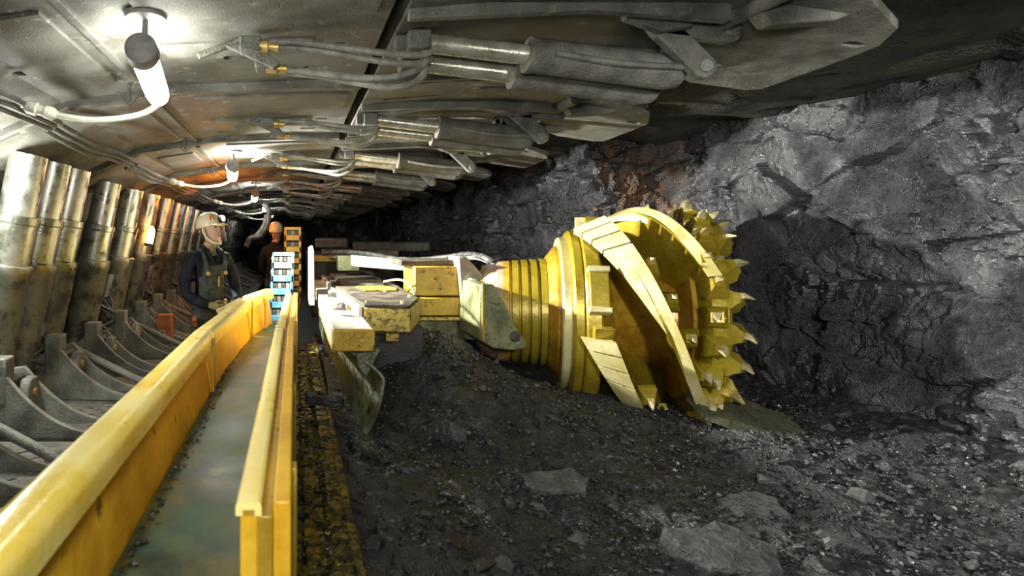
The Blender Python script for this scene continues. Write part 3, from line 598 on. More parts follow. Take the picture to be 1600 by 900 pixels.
# picks: a holder block (shared mesh) with a pick in it (shared mesh)
hb = MB(); hb.loft([[Vector((x_*a_, y_*b_, z_)) for x_, y_ in ((-1,-1),(1,-1),(1,1),(-1,1))] for z_, a_, b_ in ((-.02,.085,.10),(.05,.085,.095),(.09,.06,.06),(.125,.05,.045))]); hb.turn((.055,-.01,.06), (1,0,0), [(0,.03),(.012,.03),(.014,.02)], 10); hbm = hb.mesh('pick_holder')
pk = MB(); pk.loft([[Vector((-.035,-.03,0)),Vector((.035,-.03,0)),Vector((.035,.03,0)),Vector((-.035,.03,0))],[Vector((-.03,-.03,.05)),Vector((.03,-.03,.05)),Vector((.03,.02,.05)),Vector((-.03,.02,.05))],[Vector((-.008,-.055,.105)),Vector((.008,-.055,.105)),Vector((.008,-.04,.105)),Vector((-.008,-.04,.105))]]); pkm = pk.mesh('pick', 30)
def add_pick(s, r, th, lean=0.0, rake=0.0, sc=1.0, bright='tungsten', turn=0.0):
    rad = UZ*math.cos(th) + NX*math.sin(th); tan = UZ*math.sin(th) - NX*math.cos(th)
    B = Matrix((AX, tan, rad)).transposed().to_4x4()
    mtx = Matrix.Translation(D(s, r, th) - doff) @ B @ Matrix.Rotation(lean, 4, 'Y') @ Matrix.Rotation(rake, 4, 'X') @ Matrix.Rotation(turn, 4, 'Z') @ Matrix.Scale(sc, 4)
    h = link('pick_holder', hbm if hbm.users == 0 else hbm, 'gold', dr, 0); h.matrix_local = mtx
    h.data.materials[0] = M['gold']
    p = bpy.data.objects.new('pick', pkm); COL.objects.link(p); p.parent = h; p.location = (0, 0.02, 0.11)
    return h
pkm.materials.append(M['tungsten'])
rr_ = random.Random(5)
for i in range(26):      # two staggered rows round the end ring
    th = 2*PI*i/26
    add_pick(0.98 + 0.02*rr_.uniform(-1,1), .925, th + rr_.uniform(-.02,.02), R(rr_.uniform(-12, 10)), R(rr_.uniform(-18,5)), 0.86)
for i in range(22):
    th = 2*PI*(i+.5)/22
    add_pick(1.08, .88+rr_.uniform(-.02,.02), th, R(rr_.uniform(28, 58)), R(rr_.uniform(-15,10)), 0.86, turn=R(rr_.uniform(-25,25)))
for vi in range(NV):     # picks along the face side of each vane
    th0 = TH0 + vi*2*PI/NV
    for t in (0.30, 0.46, 0.62, 0.78, 0.93):
        add_pick(vs_(t)+0.10, .90, th0+DT*t, R(8), R(-10), 0.8)

# ------------------------------------------------------------------ hydraulic roof supports
def slot_poly(cx, cy, L, Wd, ang=0.0):
    pts = []
    for k in range(9): a = -PI/2 + PI*k/8; pts.append((L/2-Wd/2+Wd/2*math.cos(a), Wd/2*math.sin(a)))
    for k in range(9): a = PI/2 + PI*k/8; pts.append((-L/2+Wd/2+Wd/2*math.cos(a), Wd/2*math.sin(a)))
    c, s = math.cos(ang), math.sin(ang); return [(cx+x*c-y*s, cy+x*s+y*c) for x, y in pts]
def cut(bm, cutter, name):
    a = bpy.data.objects.new('tmp_a', bm.mesh('a', 0)); c = bpy.data.objects.new('tmp_c', cutter.mesh('c', 0)); COL.objects.link(a); COL.objects.link(c)
    md = a.modifiers.new('cut', 'BOOLEAN'); md.object = c; md.operation = 'DIFFERENCE'; md.solver = 'EXACT'
    bpy.context.view_layer.update(); dg = bpy.context.evaluated_depsgraph_get()
    me = bpy.data.meshes.new_from_object(a.evaluated_get(dg)); bpy.data.objects.remove(a); bpy.data.objects.remove(c); me.name = name; return me
prof = [(-2.12, .50), (-1.85, .66), (-1.45, .84), (-.75, .945), (.0, .975), (.42, .98)]
def zb(x): return CZ + float(np.interp(x, [p[0] for p in prof], [p[1] for p in prof]))
def make_support():
    r = thing('roof_support', 'hydraulic roof support', 'roof support', (0, 0, 0), 'row of hydraulic roof supports')
    B = lambda bm, n, m, bev=0.0, par=None, sm=40: bm.build(n, m, par or r, (0,0,0), bev, sm)
    low = [(x, CZ+z) for x, z in prof]; up = [(x, CZ+z+.16) for x, z in reversed(prof)]
    body = MB().xz(low+up, -.815, .825)
    ct = MB()
    for cx, cy, L, Wd, an in ((-.30,.30,.16,.08,0),(.12,.52,.14,.05,0),(-.62,.55,.10,.05,0),(.05,-.55,.26,.05,0),(-1.35,.2,.22,.07,0.3),(.22,.12,.10,.04,0)):
        zz = zb(cx); ct.xy(slot_poly(cx, cy, L, Wd, an), zz-.1, zz+.06)
    me = cut(body, ct, 'canopy'); me.polygons.foreach_set('use_smooth', [False]*len(me.polygons)); can = link('canopy', me, 'canopy', r, 0.008)
    fl = [(.49, CZ+.99), (1.0, CZ+1.03), (1.5, CZ+1.04), (2.05, CZ+1.0)]; fu = [(2.05, CZ+1.10), (1.5, CZ+1.17), (.49, CZ+1.15)]
    body = MB().xz(fl+fu, -.80, .82); ct = MB()
    for cx, cy, L, Wd in ((.85,-.42,.42,.045),(1.15,.62,.44,.05),(1.45,-.62,.36,.04),(.72,.28,.2,.05)): ct.xy(slot_poly(cx, cy, L, Wd), CZ+.9, CZ+1.07)
    me = cut(body, ct, 'canopy_front'); me.polygons.foreach_set('use_smooth', [False]*len(me.polygons)); link('canopy_front', me, 'canopy', r, 0.008)
    # lips, ribs and the flap that covers the gap to the next support
    lip = [(x, CZ+z-.05) for x, z in prof] + [(x, CZ+z+.05) for x, z in reversed(prof)]
    B(MB().xz(lip, .79, .835), 'side_flap', 'canopy', 0.004)
    B(MB().xz([(.5, CZ+.95), (1.3, CZ+1.0), (1.75, CZ+.98), (2.0, CZ+.93), (2.0, CZ+1.02), (.5, CZ+1.02)], .78, .83), 'side_flap', 'canopy', 0.004)
    B(MB().xz([(.5, CZ+.95), (1.3, CZ+.985), (1.9, CZ+.94), (1.9, CZ+1.02), (.5, CZ+1.02)], -.30, -.25), 'web_plate', 'canopy', 0.004)
    B(MB().xz([(.6, CZ+.93), (1.5, CZ+.97), (1.8, CZ+.93), (1.8, CZ+1.02), (.6, CZ+1.02)], .34, .40), 'web_plate', 'canopy', 0.004)
    for x0, x1, y0, y1 in ((-.66, .36, -.74, -.30), (-.66, .10, .02, .22), (-1.38, -1.02, -.5, .5)):
        xs = [x0 + (x1-x0)*k/4 for k in range(5)]
        B(MB().xz([(x_, zb(x_)-.016) for x_ in xs] + [(x_, zb(x_)+.02) for x_ in reversed(xs)], y0, y1), 'wear_plate', 'canopy', 0.004)
    B(MB().prism([(-.02,0),(.02,0),(.02,.05),(-.02,.05)], lambda p, t: Vector((-.92+p[0], t, CZ+.90+p[1])), -.8, .78), 'weld_strip', 'canopy', 0.003)
    B(MB().xz([(-2.12, CZ+.52), (-2.9, .9), (-3.0, .9), (-2.2, CZ+.6)], -.84, .84), 'gob_shield', 'steel_dark', 0.01)
    # legs: outer cylinder, middle stage, chrome rod, foot
    for y in (-.45, .42): leg(r, y)
    # base pontoons with curved toe plates and bracket posts
    for y in (-.44, .44):
        p = B(MB().xz([(-2.75, .02), (-1.1, .02), (-1.05, .30), (-1.2, .42), (-2.75, .42)], y-.37, y+.37), 'base_pontoon', 'base', 0.012)
        tr = MB()
        for i in range(6):
            for j in range(4):
                x = -1.85+i*.115; yy = y-.25+j*.15 + (.03 if i % 2 else -.03); tr.box((x, yy, .424), (.085, .022, .012), Matrix.Rotation(R(40 if (i+j) % 2 else -40), 3, 'Z'))
        B(MB().bx(-1.95, -1.2, y-.33, y+.33, .415, .422), 'tread_plate', 'tread', 0, p); B(tr, 'tread_bars', 'tread', 0.003, p)['kind'] = 'stuff'
        for dy in (-.36, -.09):
            prof_t = [(-2.1, .42), (-2.1, .72), (-2.0, .80), (-1.88, .82)]
            for k in range(9): t = k/8; prof_t.append((-1.86+.66*t, .80-.36*(1-(1-t)**2.3)))
            prof_t += [(-1.15, .43), (-1.15, .40)]
            B(MB().xz(prof_t, y+dy-.018, y+dy+.018), 'toe_plate', 'base', 0.006)
        for dy in (-.225,):
            st = MB(); st.bx(-2.0, -1.86, y+dy-.11, y+dy+.11, .42, .78); B(st, 'bracket_web', 'steel_dark', 0.02)
            po = MB(); po.bx(-2.0, -1.87, y+dy-.16, y+dy-.03, .62, .93); B(po, 'bracket_post', 'base', 0.012)
            sp = MB(); sp.prism([(-.09,-.14),(.09,-.14),(.09,.08),(.05,.14),(-.05,.14),(-.09,.08)], lambda p, t: Vector((-1.85+t, y+dy+.06+p[0], .62+p[1])), 0, .07); B(sp, 'spool_plate', 'base', 0.01)
            B(MB().turn((-1.78, y+dy+.06, .66), (1,0,0), [(0,.03),(.015,.03),(.016,.015),(.0,.015)], 14), 'grommet', 'brass')
    B(MB().cyl((-1.9, .44, .75), (-1.2, .3, .46), .03, None, 10), 'push_rod', 'base')
    # face sprag: two rams, hinge links, plate
    for k, (dy, dz, rb, ln) in enumerate(((0, 0, .088, 1.0), (.20, -.035, .08, .95))):
        a = Vector((.62, dy, CZ+.945+dz)); m_ = Vector((1.13, dy, CZ+.885+dz)); e = Vector((1.88, dy, CZ+.79+dz)); d = (e-m_).normalized(); L = (e-m_).length
        ram = B(MB().turn(m_, d, [(0, rb*.72), (.0, rb), (.03, rb), (.035, rb*.96), (L-.08, rb*.96), (L-.02, rb*.8), (L, rb*.5)], 20), 'ram_barrel', 'dusty')
        B(MB().cyl(a, m_+d*.05, .048, None, 16), 'ram_rod', 'rodsteel', 0, ram)
        B(MB().box(a + Vector((-.02,0,0)), (.11, .12, .09)), 'rod_clevis', 'dusty', 0.01, ram)
        B(MB().tube([m_+Vector((.1,-rb,-.02)), m_+d*.4+Vector((0,-rb-.01,-.02)), m_+d*.7+Vector((0,-rb-.01,.0))], .016, 6), 'ram_pipe', 'dusty', 0, ram)
    def linkbar(p, q, y0, w, t):
        b_ = MB(); p = Vector(p); q = Vector(q); d = (q-p).normalized(); n = Vector((-d.z, 0, d.x)); pts = []
        for k in range(9): a = PI/2+PI*k/8; pts.append(p + d*w*math.cos(a) + n*w*math.sin(a))
        for k in range(9): a = -PI/2+PI*k/8; pts.append(q + d*w*math.cos(a) + n*w*math.sin(a))
        b_.loft([[v+Vector((0,y0,0)) for v in pts], [v+Vector((0,y0+t,0)) for v in pts]]); return b_
    for y0 in (-.14, .30):
        for (p, q) in (((1.70,0,CZ+.985),(1.90,0,CZ+.79)), ((1.72,0,CZ+.99),(2.02,0,CZ+.955))):
            lk = B(linkbar(p, q, y0, .055, .05), 'hinge_link', 'dusty', 0.006)
            for c in (p, q): B(MB().turn(Vector(c)+Vector((0,y0-.012,0)), (0,1,0), [(0,.03),(.075,.03)], 14), 'hinge_pin', 'base', 0.003, lk)
    B(MB().xz([(1.50,CZ+.99),(1.66,CZ+.93),(1.80,CZ+.95),(1.80,CZ+1.03),(1.5,CZ+1.03)], -.2, -.15), 'hinge_bracket', 'dusty', 0.006)
    B(MB().xz([(1.95,CZ+.99),(2.02,CZ+.90),(2.3,CZ+.92),(2.42,CZ+.97),(2.3,CZ+1.02),(2.0,CZ+1.04)], -.36, -.28), 'hinge_arm', 'dusty', 0.01)
    B(MB().xz([(1.95,CZ+.99),(2.02,CZ+.90),(2.3,CZ+.92),(2.42,CZ+.97),(2.3,CZ+1.02),(2.0,CZ+1.04)], .36, .44), 'hinge_arm', 'dusty', 0.01)
    B(MB().cyl((1.98,-.5,CZ+.985),(1.98,.5,CZ+.985), .035, None, 12), 'hinge_bar', 'dusty')
    pl = [(2.02,-.42),(2.30,-.50),(2.62,-.30),(2.72,-.12),(2.74,.05),(2.78,.62),(2.72,.68),(2.40,.70),(2.05,.50)]
    pb = MB().prism(pl, lambda p, t: Vector((p[0], p[1], CZ+1.0-.16*(p[0]-2.0)+t)), 0, .045); c2 = MB(); c2.xy(slot_poly(2.62, -.10, .09, .05), CZ+.6, CZ+1.2)
    me = cut(pb, c2, 'sprag_plate'); me.polygons.foreach_set('use_smooth', [False]*len(me.polygons)); link('sprag_plate', me, 'dusty', r, 0.006)
    # valve block and hoses under the canopy
    Wl = lambda px, py, Y: W(px, py, Y) - Vector((0, 2.8, 0))
    vb = MB(); vb.box(Wl(392, 72, 2.72), (.10,.10,.07)); vb.box(Wl(412, 100, 2.8), (.08,.10,.06)); vb.box(Wl(345, 75, 2.8), (.24,.04,.03), Matrix.Rotation(R(-20), 3, 'Y'))
    vbo = B(vb, 'valve_block', 'dusty', 0.008)
    fb = MB(); fb.turn(Wl(402, 72, 2.7), (1,0,-.05), [(0,.03),(.05,.03),(.055,.022),(.10,.022)], 12); fb.turn(Wl(416, 106, 2.8), (1,0,-.05), [(0,.025),(.05,.025),(.055,.02),(.10,.02)], 12); B(fb, 'hose_fitting', 'brass', 0, vbo)
    B(MB().prism([(-.13,.06),(.10,-.05),(.13,-.03),(.02,.07)], lambda p, t: Wl(395, 92, 2.75)+Vector((p[0], t, p[1])), -.02, .02), 'bracket_plate', 'dusty', 0.003, vbo)
    for pts in ([(420,66,2.7),(470,66,2.72),(540,75,2.75),(610,84,2.75),(660,86,2.78),(674,78,2.82),(660,70,2.86),(645,68,2.88)],
                [(425,73,2.74),(480,76,2.78),(550,88,2.8),(610,98,2.8),(655,99,2.84),(672,90,2.86),(655,80,2.9)],
                [(432,107,2.8),(490,113,2.8),(555,121,2.8),(610,121,2.78),(650,110,2.8),(669,92,2.84),(660,84,2.88)],
                [(436,112,2.84),(500,119,2.86),(560,130,2.86),(610,137,2.82),(645,130,2.82),(665,112,2.84),(662,92,2.9)]):
        B(MB().tube([Wl(*p) for p in pts], .0165, 8, 5), 'hose', 'hose')
    B(MB().box(Wl(632, 70, 2.85), (.1,.09,.07)), 'hose_manifold', 'dusty', 0.008)
    # hose clutter and tag plate between the legs
    for k in range(6):
        z0 = .75+.09*k; rr = random.Random(k)
        B(MB().tube([(-2.35,-.25,z0+.3),(-2.12,-.12+.03*k,z0+rr.uniform(-.05,.1)),(-2.0,.0,z0-.08+rr.uniform(-.1,.1)),(-2.08,.15,z0),(-2.35,.22,z0+.25)], .014, 6, 4), 'hose', 'darkhose')
    B(MB().box((-2.02,-.06,1.22), (.03,.16,.24), Matrix.Rotation(R(14),3,'Y')), 'tag_plate', 'base', 0.004)
    B(MB().bx(-2.4,-2.2,-.2,.15,.9,1.35), 'valve_bank', 'steel_dark', 0.02)
    hk = MB(); hk.cyl((-.98,.62,CZ+.93),(-.98,.62,CZ+.80),.014,.01,8); hk.tube([(-1.05,.62,CZ+.86),(-.98,.62,CZ+.78),(-.9,.62,CZ+.85),(-.7,.62,CZ+.87)], .006, 5, 3); B(hk, 'hook', 'dusty')
    for k in range(3): B(MB().tube([(-1.5-.05*k,-.84,CZ+.74-.02*k),(-1.42-.04*k,-.4,CZ+.68-.03*k),(-1.4-.05*k,.1,CZ+.69-.02*k),(-1.48-.03*k,.84,CZ+.72-.02*k)], .016, 6, 5), 'hose', 'darkhose')
    return r
def leg(r, y):
    bot = Vector((-2.24, y, .62)); top = Vector((-1.90, y, 2.24)); d = (top-bot).normalized(); L = (top-bot).length
    o = MB().turn(bot, d, [(.0,.14),(.02,.172),(L*.50,.172),(L*.50+.012,.18),(L*.56,.18),(L*.565,.15)], 28).build('leg', 'leg', r, (0,0,0), 0, 40)
    MB().turn(bot+d*L*.50, d, [(0,.148),(L*.24,.148),(L*.245,.155),(L*.275,.155),(L*.28,.12)], 28).build('leg_stage', 'leg', o, (0,0,0), 0, 40)
    MB().turn(bot+d*L*.72, d, [(0,.128),(L*.32,.128)], 28).build('leg_rod', 'chrome', o, (0,0,0), 0, 40)
    MB().box(bot+Vector((.04,0,-.08)), (.42,.40,.22)).build('leg_socket', 'base', o, (0,0,0), 0.03)
    return o
proto = make_support(); index_kids()
SUP = []
LOOK = ['with the white lamp and pale hoses under it', 'whose canopy ends over three polished legs at left', 'carrying the second white lamp', 'washed in orange light', 'just past the orange-lit canopy', 'behind the helmeted miner', 'with a small lamp over the blue carrier', 'beyond the second miner', 'in the dim middle distance', 'in the dark distance', 'almost lost in the dark', 'at the far end of the row']
for i in range(-1, 11):
    o = proto if i == -1 else copy_tree(proto)
    o.location = (0, 2.8+1.75*i, 0 if i < 0 else [0,-.02,-.05,-.04,-.06,-.08,-.07,-.09,-.1,-.1,-.12][i]); SUP.append(o)
    o['label'] = 'roof support overhead at the top left corner, closest to the camera' if i == -1 else '%s grey hydraulic roof support %s' % (ORD[i+1], LOOK[i])
index_kids()
extra = leg(SUP[2], -.02)

# ------------------------------------------------------------------ lamps under the canopies
def make_lamp():
    r = thing('tube_lamp', 'lamp', 'lamp', (0,0,0), 'white tube lamps under the canopies')
    B = lambda bm, n, m, bev=0.0, par=None: bm.build(n, m, par or r, (0,0,0), bev)
    B(MB().turn((0,.08,.165), (0,0,-1), [(0,.09),(.02,.085),(.03,.03)], 24), 'ceiling_plate', 'lampgrey')
    B(MB().cyl((0,.08,.16),(0,.06,.04), .013, None, 10), 'stem', 'lampgrey')
    ax = Vector((-.07,.66,-.075)).normalized()
    B(MB().turn((0,0,0), ax, [(-.01,.05),(0,.066),(.07,.07),(.085,.06)], 24), 'housing', 'lampgrey')
    B(MB().turn((0,0,0), ax, [(.08,.057),(.5,.057),(.56,.052),(.6,.034),(.615,.006)], 24), 'tube', 'tube')
    B(MB().turn(ax*.60, ax, [(0,.03),(.01,.03),(.06,.02)], 16), 'end_cap', 'lampgrey')
    e = ax*.66
    cb = B(MB().tube([e, e+Vector((-.12,.02,-.06)), e+Vector((-.35,.03,-.085)), e+Vector((-.55,.02,-.06)), e+Vector((-.72,0,-.01)), e+Vector((-.98,0,.09)), e+Vector((-1.25,0,.10)), e+Vector((-1.6,.1,.06))], .017, 8), 'lamp_cable', 'cablewhite')
    B(MB().turn(e+Vector((-.55,.02,-.06)), (-1,-.1,.28), [(0,.02),(.02,.034),(.06,.034),(.065,.028),(.10,.028),(.105,.036),(.15,.036),(.17,.022)], 14), 'connector', 'cablewhite', 0, cb)
    B(MB().tube([e+Vector((-.98,0,.09)), e+Vector((-.97,0,.2)), e+Vector((-1.02,0,.25))], .013, 6, 3), 'cable_hanger', 'cablewhite', 0, cb)
    return r
lp = make_lamp(); index_kids(); LAMPS = []
for i in range(5):
    o = lp if i == 0 else copy_tree(lp); Yl = 2.36+3.5*i
    o.location = (-.63, Yl, CZ+.775+[0,-.05,-.06,-.08,-.1][i])
    o['label'] = ['large white tube lamp hanging at the upper left', 'second white tube lamp, hanging just before the orange-lit canopy', 'third white tube lamp, tiny, beside the orange canopy edge', 'fourth white tube lamp, a speck over the blue carrier', 'farthest white tube lamp, a speck deep in the tunnel'][i]
o = copy_tree(lp); o.location = (-1.99, 3.15, CZ+.30)
for c in o.children:
    if c.name.startswith('tube'): c.data = c.data.copy(); c.data.materials[0] = M['tubebright']
o['label'] = 'white tube lamp at the left edge lighting the canopy beside the polished legs'
# orange warning beacon on a leg, with its own light
bc = thing('warning_beacon', 'glowing orange warning beacon on a leg left of the miner', 'beacon', (-1.86, 7.35, 1.6))
MB().turn((0,0,0), (.2,0,1), [(-.02,.05),(.0,.055),(.02,.05)], 16).build('beacon_base', 'steel_dark', bc, (0,0,0))
MB().turn((0,0,.0), (.2,0,1), [(.02,.048),(.12,.05),(.19,.042),(.23,.022),(.24,.004)], 16).build('beacon_lens', 'beacon', bc, (0,0,0))
pl_ = bpy.data.lights.new('beacon_light', 'POINT'); pl_.energy = ORANGE_POWER; pl_.color = (1,.28,.03); pl_.shadow_soft_size = .08
po_ = bpy.data.objects.new('beacon_light', pl_); COL.objects.link(po_); po_.location = (-1.0, 8.0, 2.2)

# ------------------------------------------------------------------ cable carriers folded over the trough
def carrier(name, label, base, n, w, dz, mats, tilt, loops):
    r = thing(name, label, 'cable carrier', base)
    for i in range(n):
        z = dz*i; x = tilt*i; m = mats[i % len(mats)]
        k = MB(); k.bx(x-w/2, x+w/2, -.02, .02, z, z+dz*.48); k.bx(x-w/2, x-w/2+.03, -.02, .3, z, z+dz*.95); k.bx(x+w/2-.03, x+w/2, -.02, .3, z, z+dz*.95)
        l = k.build('carrier_link', m, r, (0,0,0), 0.006)
        MB().cyl((x-w/2-.012,.03,z+dz*.7),(x+w/2+.012,.03,z+dz*.7), .014, None, 8).build('link_pin', 'dusty', l, (0,0,0))
        for j in range(loops):
            c = MB(); xx = x-w/2+.06+(w-.12)*j/max(1,loops-1); c.turn((xx, -.01, z+dz*.70), (0,1,0), [(0,dz*.2),(.3,dz*.2)], 10); c.build('cable', 'hose' if j % 2 else 'darkhose', l, (0,0,0))
    k = MB(); k.bx(tilt*n-w/2, tilt*n+w/2, -.01, .3, dz*n-.01, dz*n+.03); k.build('top_plate', mats[-1], r, (0,0,0), 0.006)
    return r
p = W(438, 486, 6.9); carrier('cable_carrier', 'stack of blue cable carrier links standing in the trough', (p.x, 6.9, BZ-.02), 5, .265, .158, ['blue','blue','blue','blue','bluegrey'], .008, 4)
p = W(455, 440, 7.6); carrier('cable_carrier', 'taller orange cable carrier links behind the blue stack', (p.x+.02, 7.6, 0.75), 7, .22, .15, ['orange'], .0, 3)

# ------------------------------------------------------------------ people
def person(name, label, loc, rz, headturn, jacket, bib, full=True, z_up=0.0):
    r = thing(name, label, 'person', loc); r.rotation_euler = (0,0,rz)
    V = []; E = []; RAD = []
    def add(p, rad, par=None):
        V.append(p); RAD.append(rad)
        if par is not None: E.append((par, len(V)-1))
        return len(V)-1
    pel = add((0,0,.96), (.155,.125)); wai = add((0,0,1.10), (.15,.12), pel); che = add((0,-.01,1.27), (.165,.125), wai); upc = add((0,0,1.40), (.15,.105), che); nk = add((0,-.005,1.495), (.068,.07), upc); nk2 = add((0,-.02,1.57), (.056,.06), nk)
    for s in (-1, 1):
        shd = add((s*.17,.0,1.405), (.078,.078), upc); ua = add((s*.235,-.0,1.28), (.066,.066), shd); el = add((s*.265,-.04,1.10), (.055,.055), ua)
        fo = add((s*.22,-.16,1.03), (.048,.048), el); wr = add((s*.13,-.27,1.0), (.036,.036), fo); pa = add((s*.095,-.315,.99), (.036,.026), wr); kn = add((s*.07,-.345,.985), (.034,.022), pa)
        hp = add((s*.09,0,.88), (.105,.105), pel); th = add((s*.105,-.01,.70), (.088,.088), hp); kne = add((s*.11,-.02,.50), (.066,.066), th); cf = add((s*.11,.0,.33), (.062,.062), kne); an = add((s*.11,.02,.10), (.046,.046), cf); to = add((s*.12,-.12,.045), (.045,.04), an)
    me = bpy.data.meshes.new('body'); me.from_pydata(V, E, []); me.validate()
    t = bpy.data.objects.new('tmp_body', me); COL.objects.link(t)
    sk = t.modifiers.new('skin', 'SKIN'); sk.use_smooth_shade = True; sk.branch_smoothing = 0.4
    if not me.skin_vertices: 
        bpy.context.view_layer.objects.active = t; me.attributes
    lay = me.skin_vertices[0].data
    for i, rd in enumerate(RAD): lay[i].radius = rd; lay[i].use_root = (i == pel)
    sb = t.modifiers.new('sub', 'SUBSURF'); sb.levels = 2; sb.render_levels = 2
    bpy.context.view_layer.update(); bmsh = bpy.data.meshes.new_from_object(t.evaluated_get(bpy.context.evaluated_depsgraph_get())); bpy.data.objects.remove(t)
    # fingers: five bent chains closed on what the hand holds
    fb = MB()
    for s in (-1, 1):
        for j, (dx, ln) in enumerate(((-.012,.9),(-.004,1.0),(.004,.95),(.012,.8))):
            zb_ = 1.005-.021*j; b0 = Vector((s*.075,-.34,zb_)); 
            fb.tube([b0, b0+Vector((-s*.035,-.022,-.002))*ln, b0+Vector((-s*.062,.0,-.006))*ln, b0+Vector((-s*.05,.026,-.008))*ln], .010, 7, 3)
        fb.tube([Vector((s*.10,-.30,1.02)), Vector((s*.075,-.315,1.035)), Vector((s*.045,-.325,1.03))], .0115, 7, 3)
    bm = bmesh.new(); bm.from_mesh(bmsh); tmp = fb.mesh('fingers', 0); bm.from_mesh(tmp)
    # head, part of the same body mesh
    hd = MB(); Hrot = Matrix.Rotation(headturn, 3, 'Z') @ Matrix.Rotation(R(-10), 3, 'X'); hc = Vector((0,-.03,1.655)); rings = []
    for z, wx, fy, by in ((-.125,.030,-.045,.03),(-.115,.042,-.082,.045),(-.09,.052,-.092,.06),(-.06,.060,-.093,.072),(-.03,.067,-.094,.085),(0,.072,-.094,.095),(.03,.075,-.094,.10),(.06,.074,-.088,.10),(.09,.066,-.07,.09),(.115,.045,-.045,.06),(.125,.015,-.012,.02)):
        ring = []
        for k in range(20):
            a = 2*PI*k/20; cx, sy = math.sin(a), -math.cos(a); y_ = (-fy)*sy if sy < 0 else by*sy
            pt = Vector((wx*cx, y_, z))
            if k == 0: pt.y -= {-.06:.006,-.03:.024,0:.014}.get(z, 0)          # nose ridge
            if k in (2, 18) and z == .03: pt.y += .010                           # eye sockets
            if k in (0, 1, 19) and z == -.09: pt.y -= .004                        # chin
            ring.append(hc + Hrot @ pt)
        rings.append(ring)
    hd.loft(rings)
    for s in (-1, 1):
        hd.add([hc + Hrot @ (Vector((s*.076,.015,.0))+Vector(q)) for q in ((0,-.018,-.03),(s*.012,-.02,.0),(0,-.015,.032),(s*.012,.02,.03),(0,.022,-.028),(s*.02,.012,.01))], [(0,1,3,4),(1,2,3),(0,4,5),(3,5,4),(1,5,3)])
    nb = len(bm.verts); tmp2 = hd.mesh('head', 0); bm.from_mesh(tmp2)
    me2 = bpy.data.meshes.new('body'); 
    bm.verts.ensure_lookup_table()
    names = [jacket, bib, 'skin', 'glove', 'shirt', 'steel_dark']
    for f in bm.faces:
        c = f.calc_center_median(); f.smooth = True; ishead = all(v.index >= nb or v.index < 0 for v in f.verts) or c.z > 1.53
        if c.z > 1.525: mi = 2
        elif c.z < .13: mi = 5
        elif c.y < -.285 and c.z > .9: mi = 3
        elif c.z < .98 and c.y > -.2: mi = 1
        elif c.z < 1.33 and abs(c.x) < .13-.05*(c.z-1.0) and c.y < -.06 and c.y > -.2: mi = 1
        elif c.z > 1.36 and abs(c.x) < .05*(c.z-1.34)/.15 and c.y < -.03: mi = 4
        else: mi = 0
        f.material_index = mi
    for n_ in names: me2.materials.append(M[n_])
    bm.to_mesh(me2); bm.free()
    body = bpy.data.objects.new('body', me2); COL.objects.link(body); body.parent = r
    B = lambda bm_, n, m, bev=0.0, par=None: bm_.build(n, m, par or r, (0,0,0), bev)
    HT = lambda x, y, z: hc + Hrot @ Vector((x, y, z))
    # helmet with brim, stickers, cap lamp, visor and chin guard
    hm = MB(); rings = []
    for z, k in ((.03,1.0),(.035,1.06),(.06,1.06),(.09,1.02),(.12,.92),(.15,.72),(.168,.45),(.176,.12)):
        rings.append([HT(.098*k*math.sin(a), (-.125 if math.cos(a) > 0 else -.128)*k*math.cos(a)*1.0+.008, z) for a in [2*PI*i/28 for i in range(28)]])
    hel = B(hm.loft(rings), 'helmet', 'helmet')
    bk = MB(); bk.loft([[HT(x_, y_, z_) for x_, y_, z_ in ((-.085,-.10,.035),(0,-.128,.035),(.085,-.10,.035),(.07,-.15,.03),(0,-.178,.028),(-.07,-.15,.03))], [HT(x_, y_, z_) for x_, y_, z_ in ((-.085,-.10,.045),(0,-.128,.047),(.085,-.10,.045),(.07,-.15,.038),(0,-.178,.035),(-.07,-.15,.038))]]); B(bk, 'brim', 'helmet', 0, hel)
    for (a, z) in ((-.7,.105),(.6,.11),(2.4,.10)):
        st = MB(); sp = []
        for da, dz in ((-.22,-.02),(.22,-.02),(.2,.025),(-.2,.025)):
            kk = .99-.25*max(0,(z+dz-.08))/.04*.5; sp.append((math.sin(a+da)*.102*kk, -math.cos(a+da)*.13*kk+.008, z+dz))
        st.loft([[HT(*q)*1.0 for q in sp], [hc + (HT(*q)-hc)*1.03 for q in sp]]); B(st, 'sticker', 'helmetred', 0, hel)
    cl = B(MB().turn(HT(0,-.12,.085), Hrot @ Vector((0,-1,.1)), [(0,.03),(.035,.034),(.04,.03)], 14), 'cap_lamp', 'steel_dark', 0, hel)
    B(MB().turn(HT(0,-.158,.089), Hrot @ Vector((0,-1,.1)), [(0,.027),(.008,.024)], 14), 'cap_lamp_lens', 'caplamp', 0, hel)
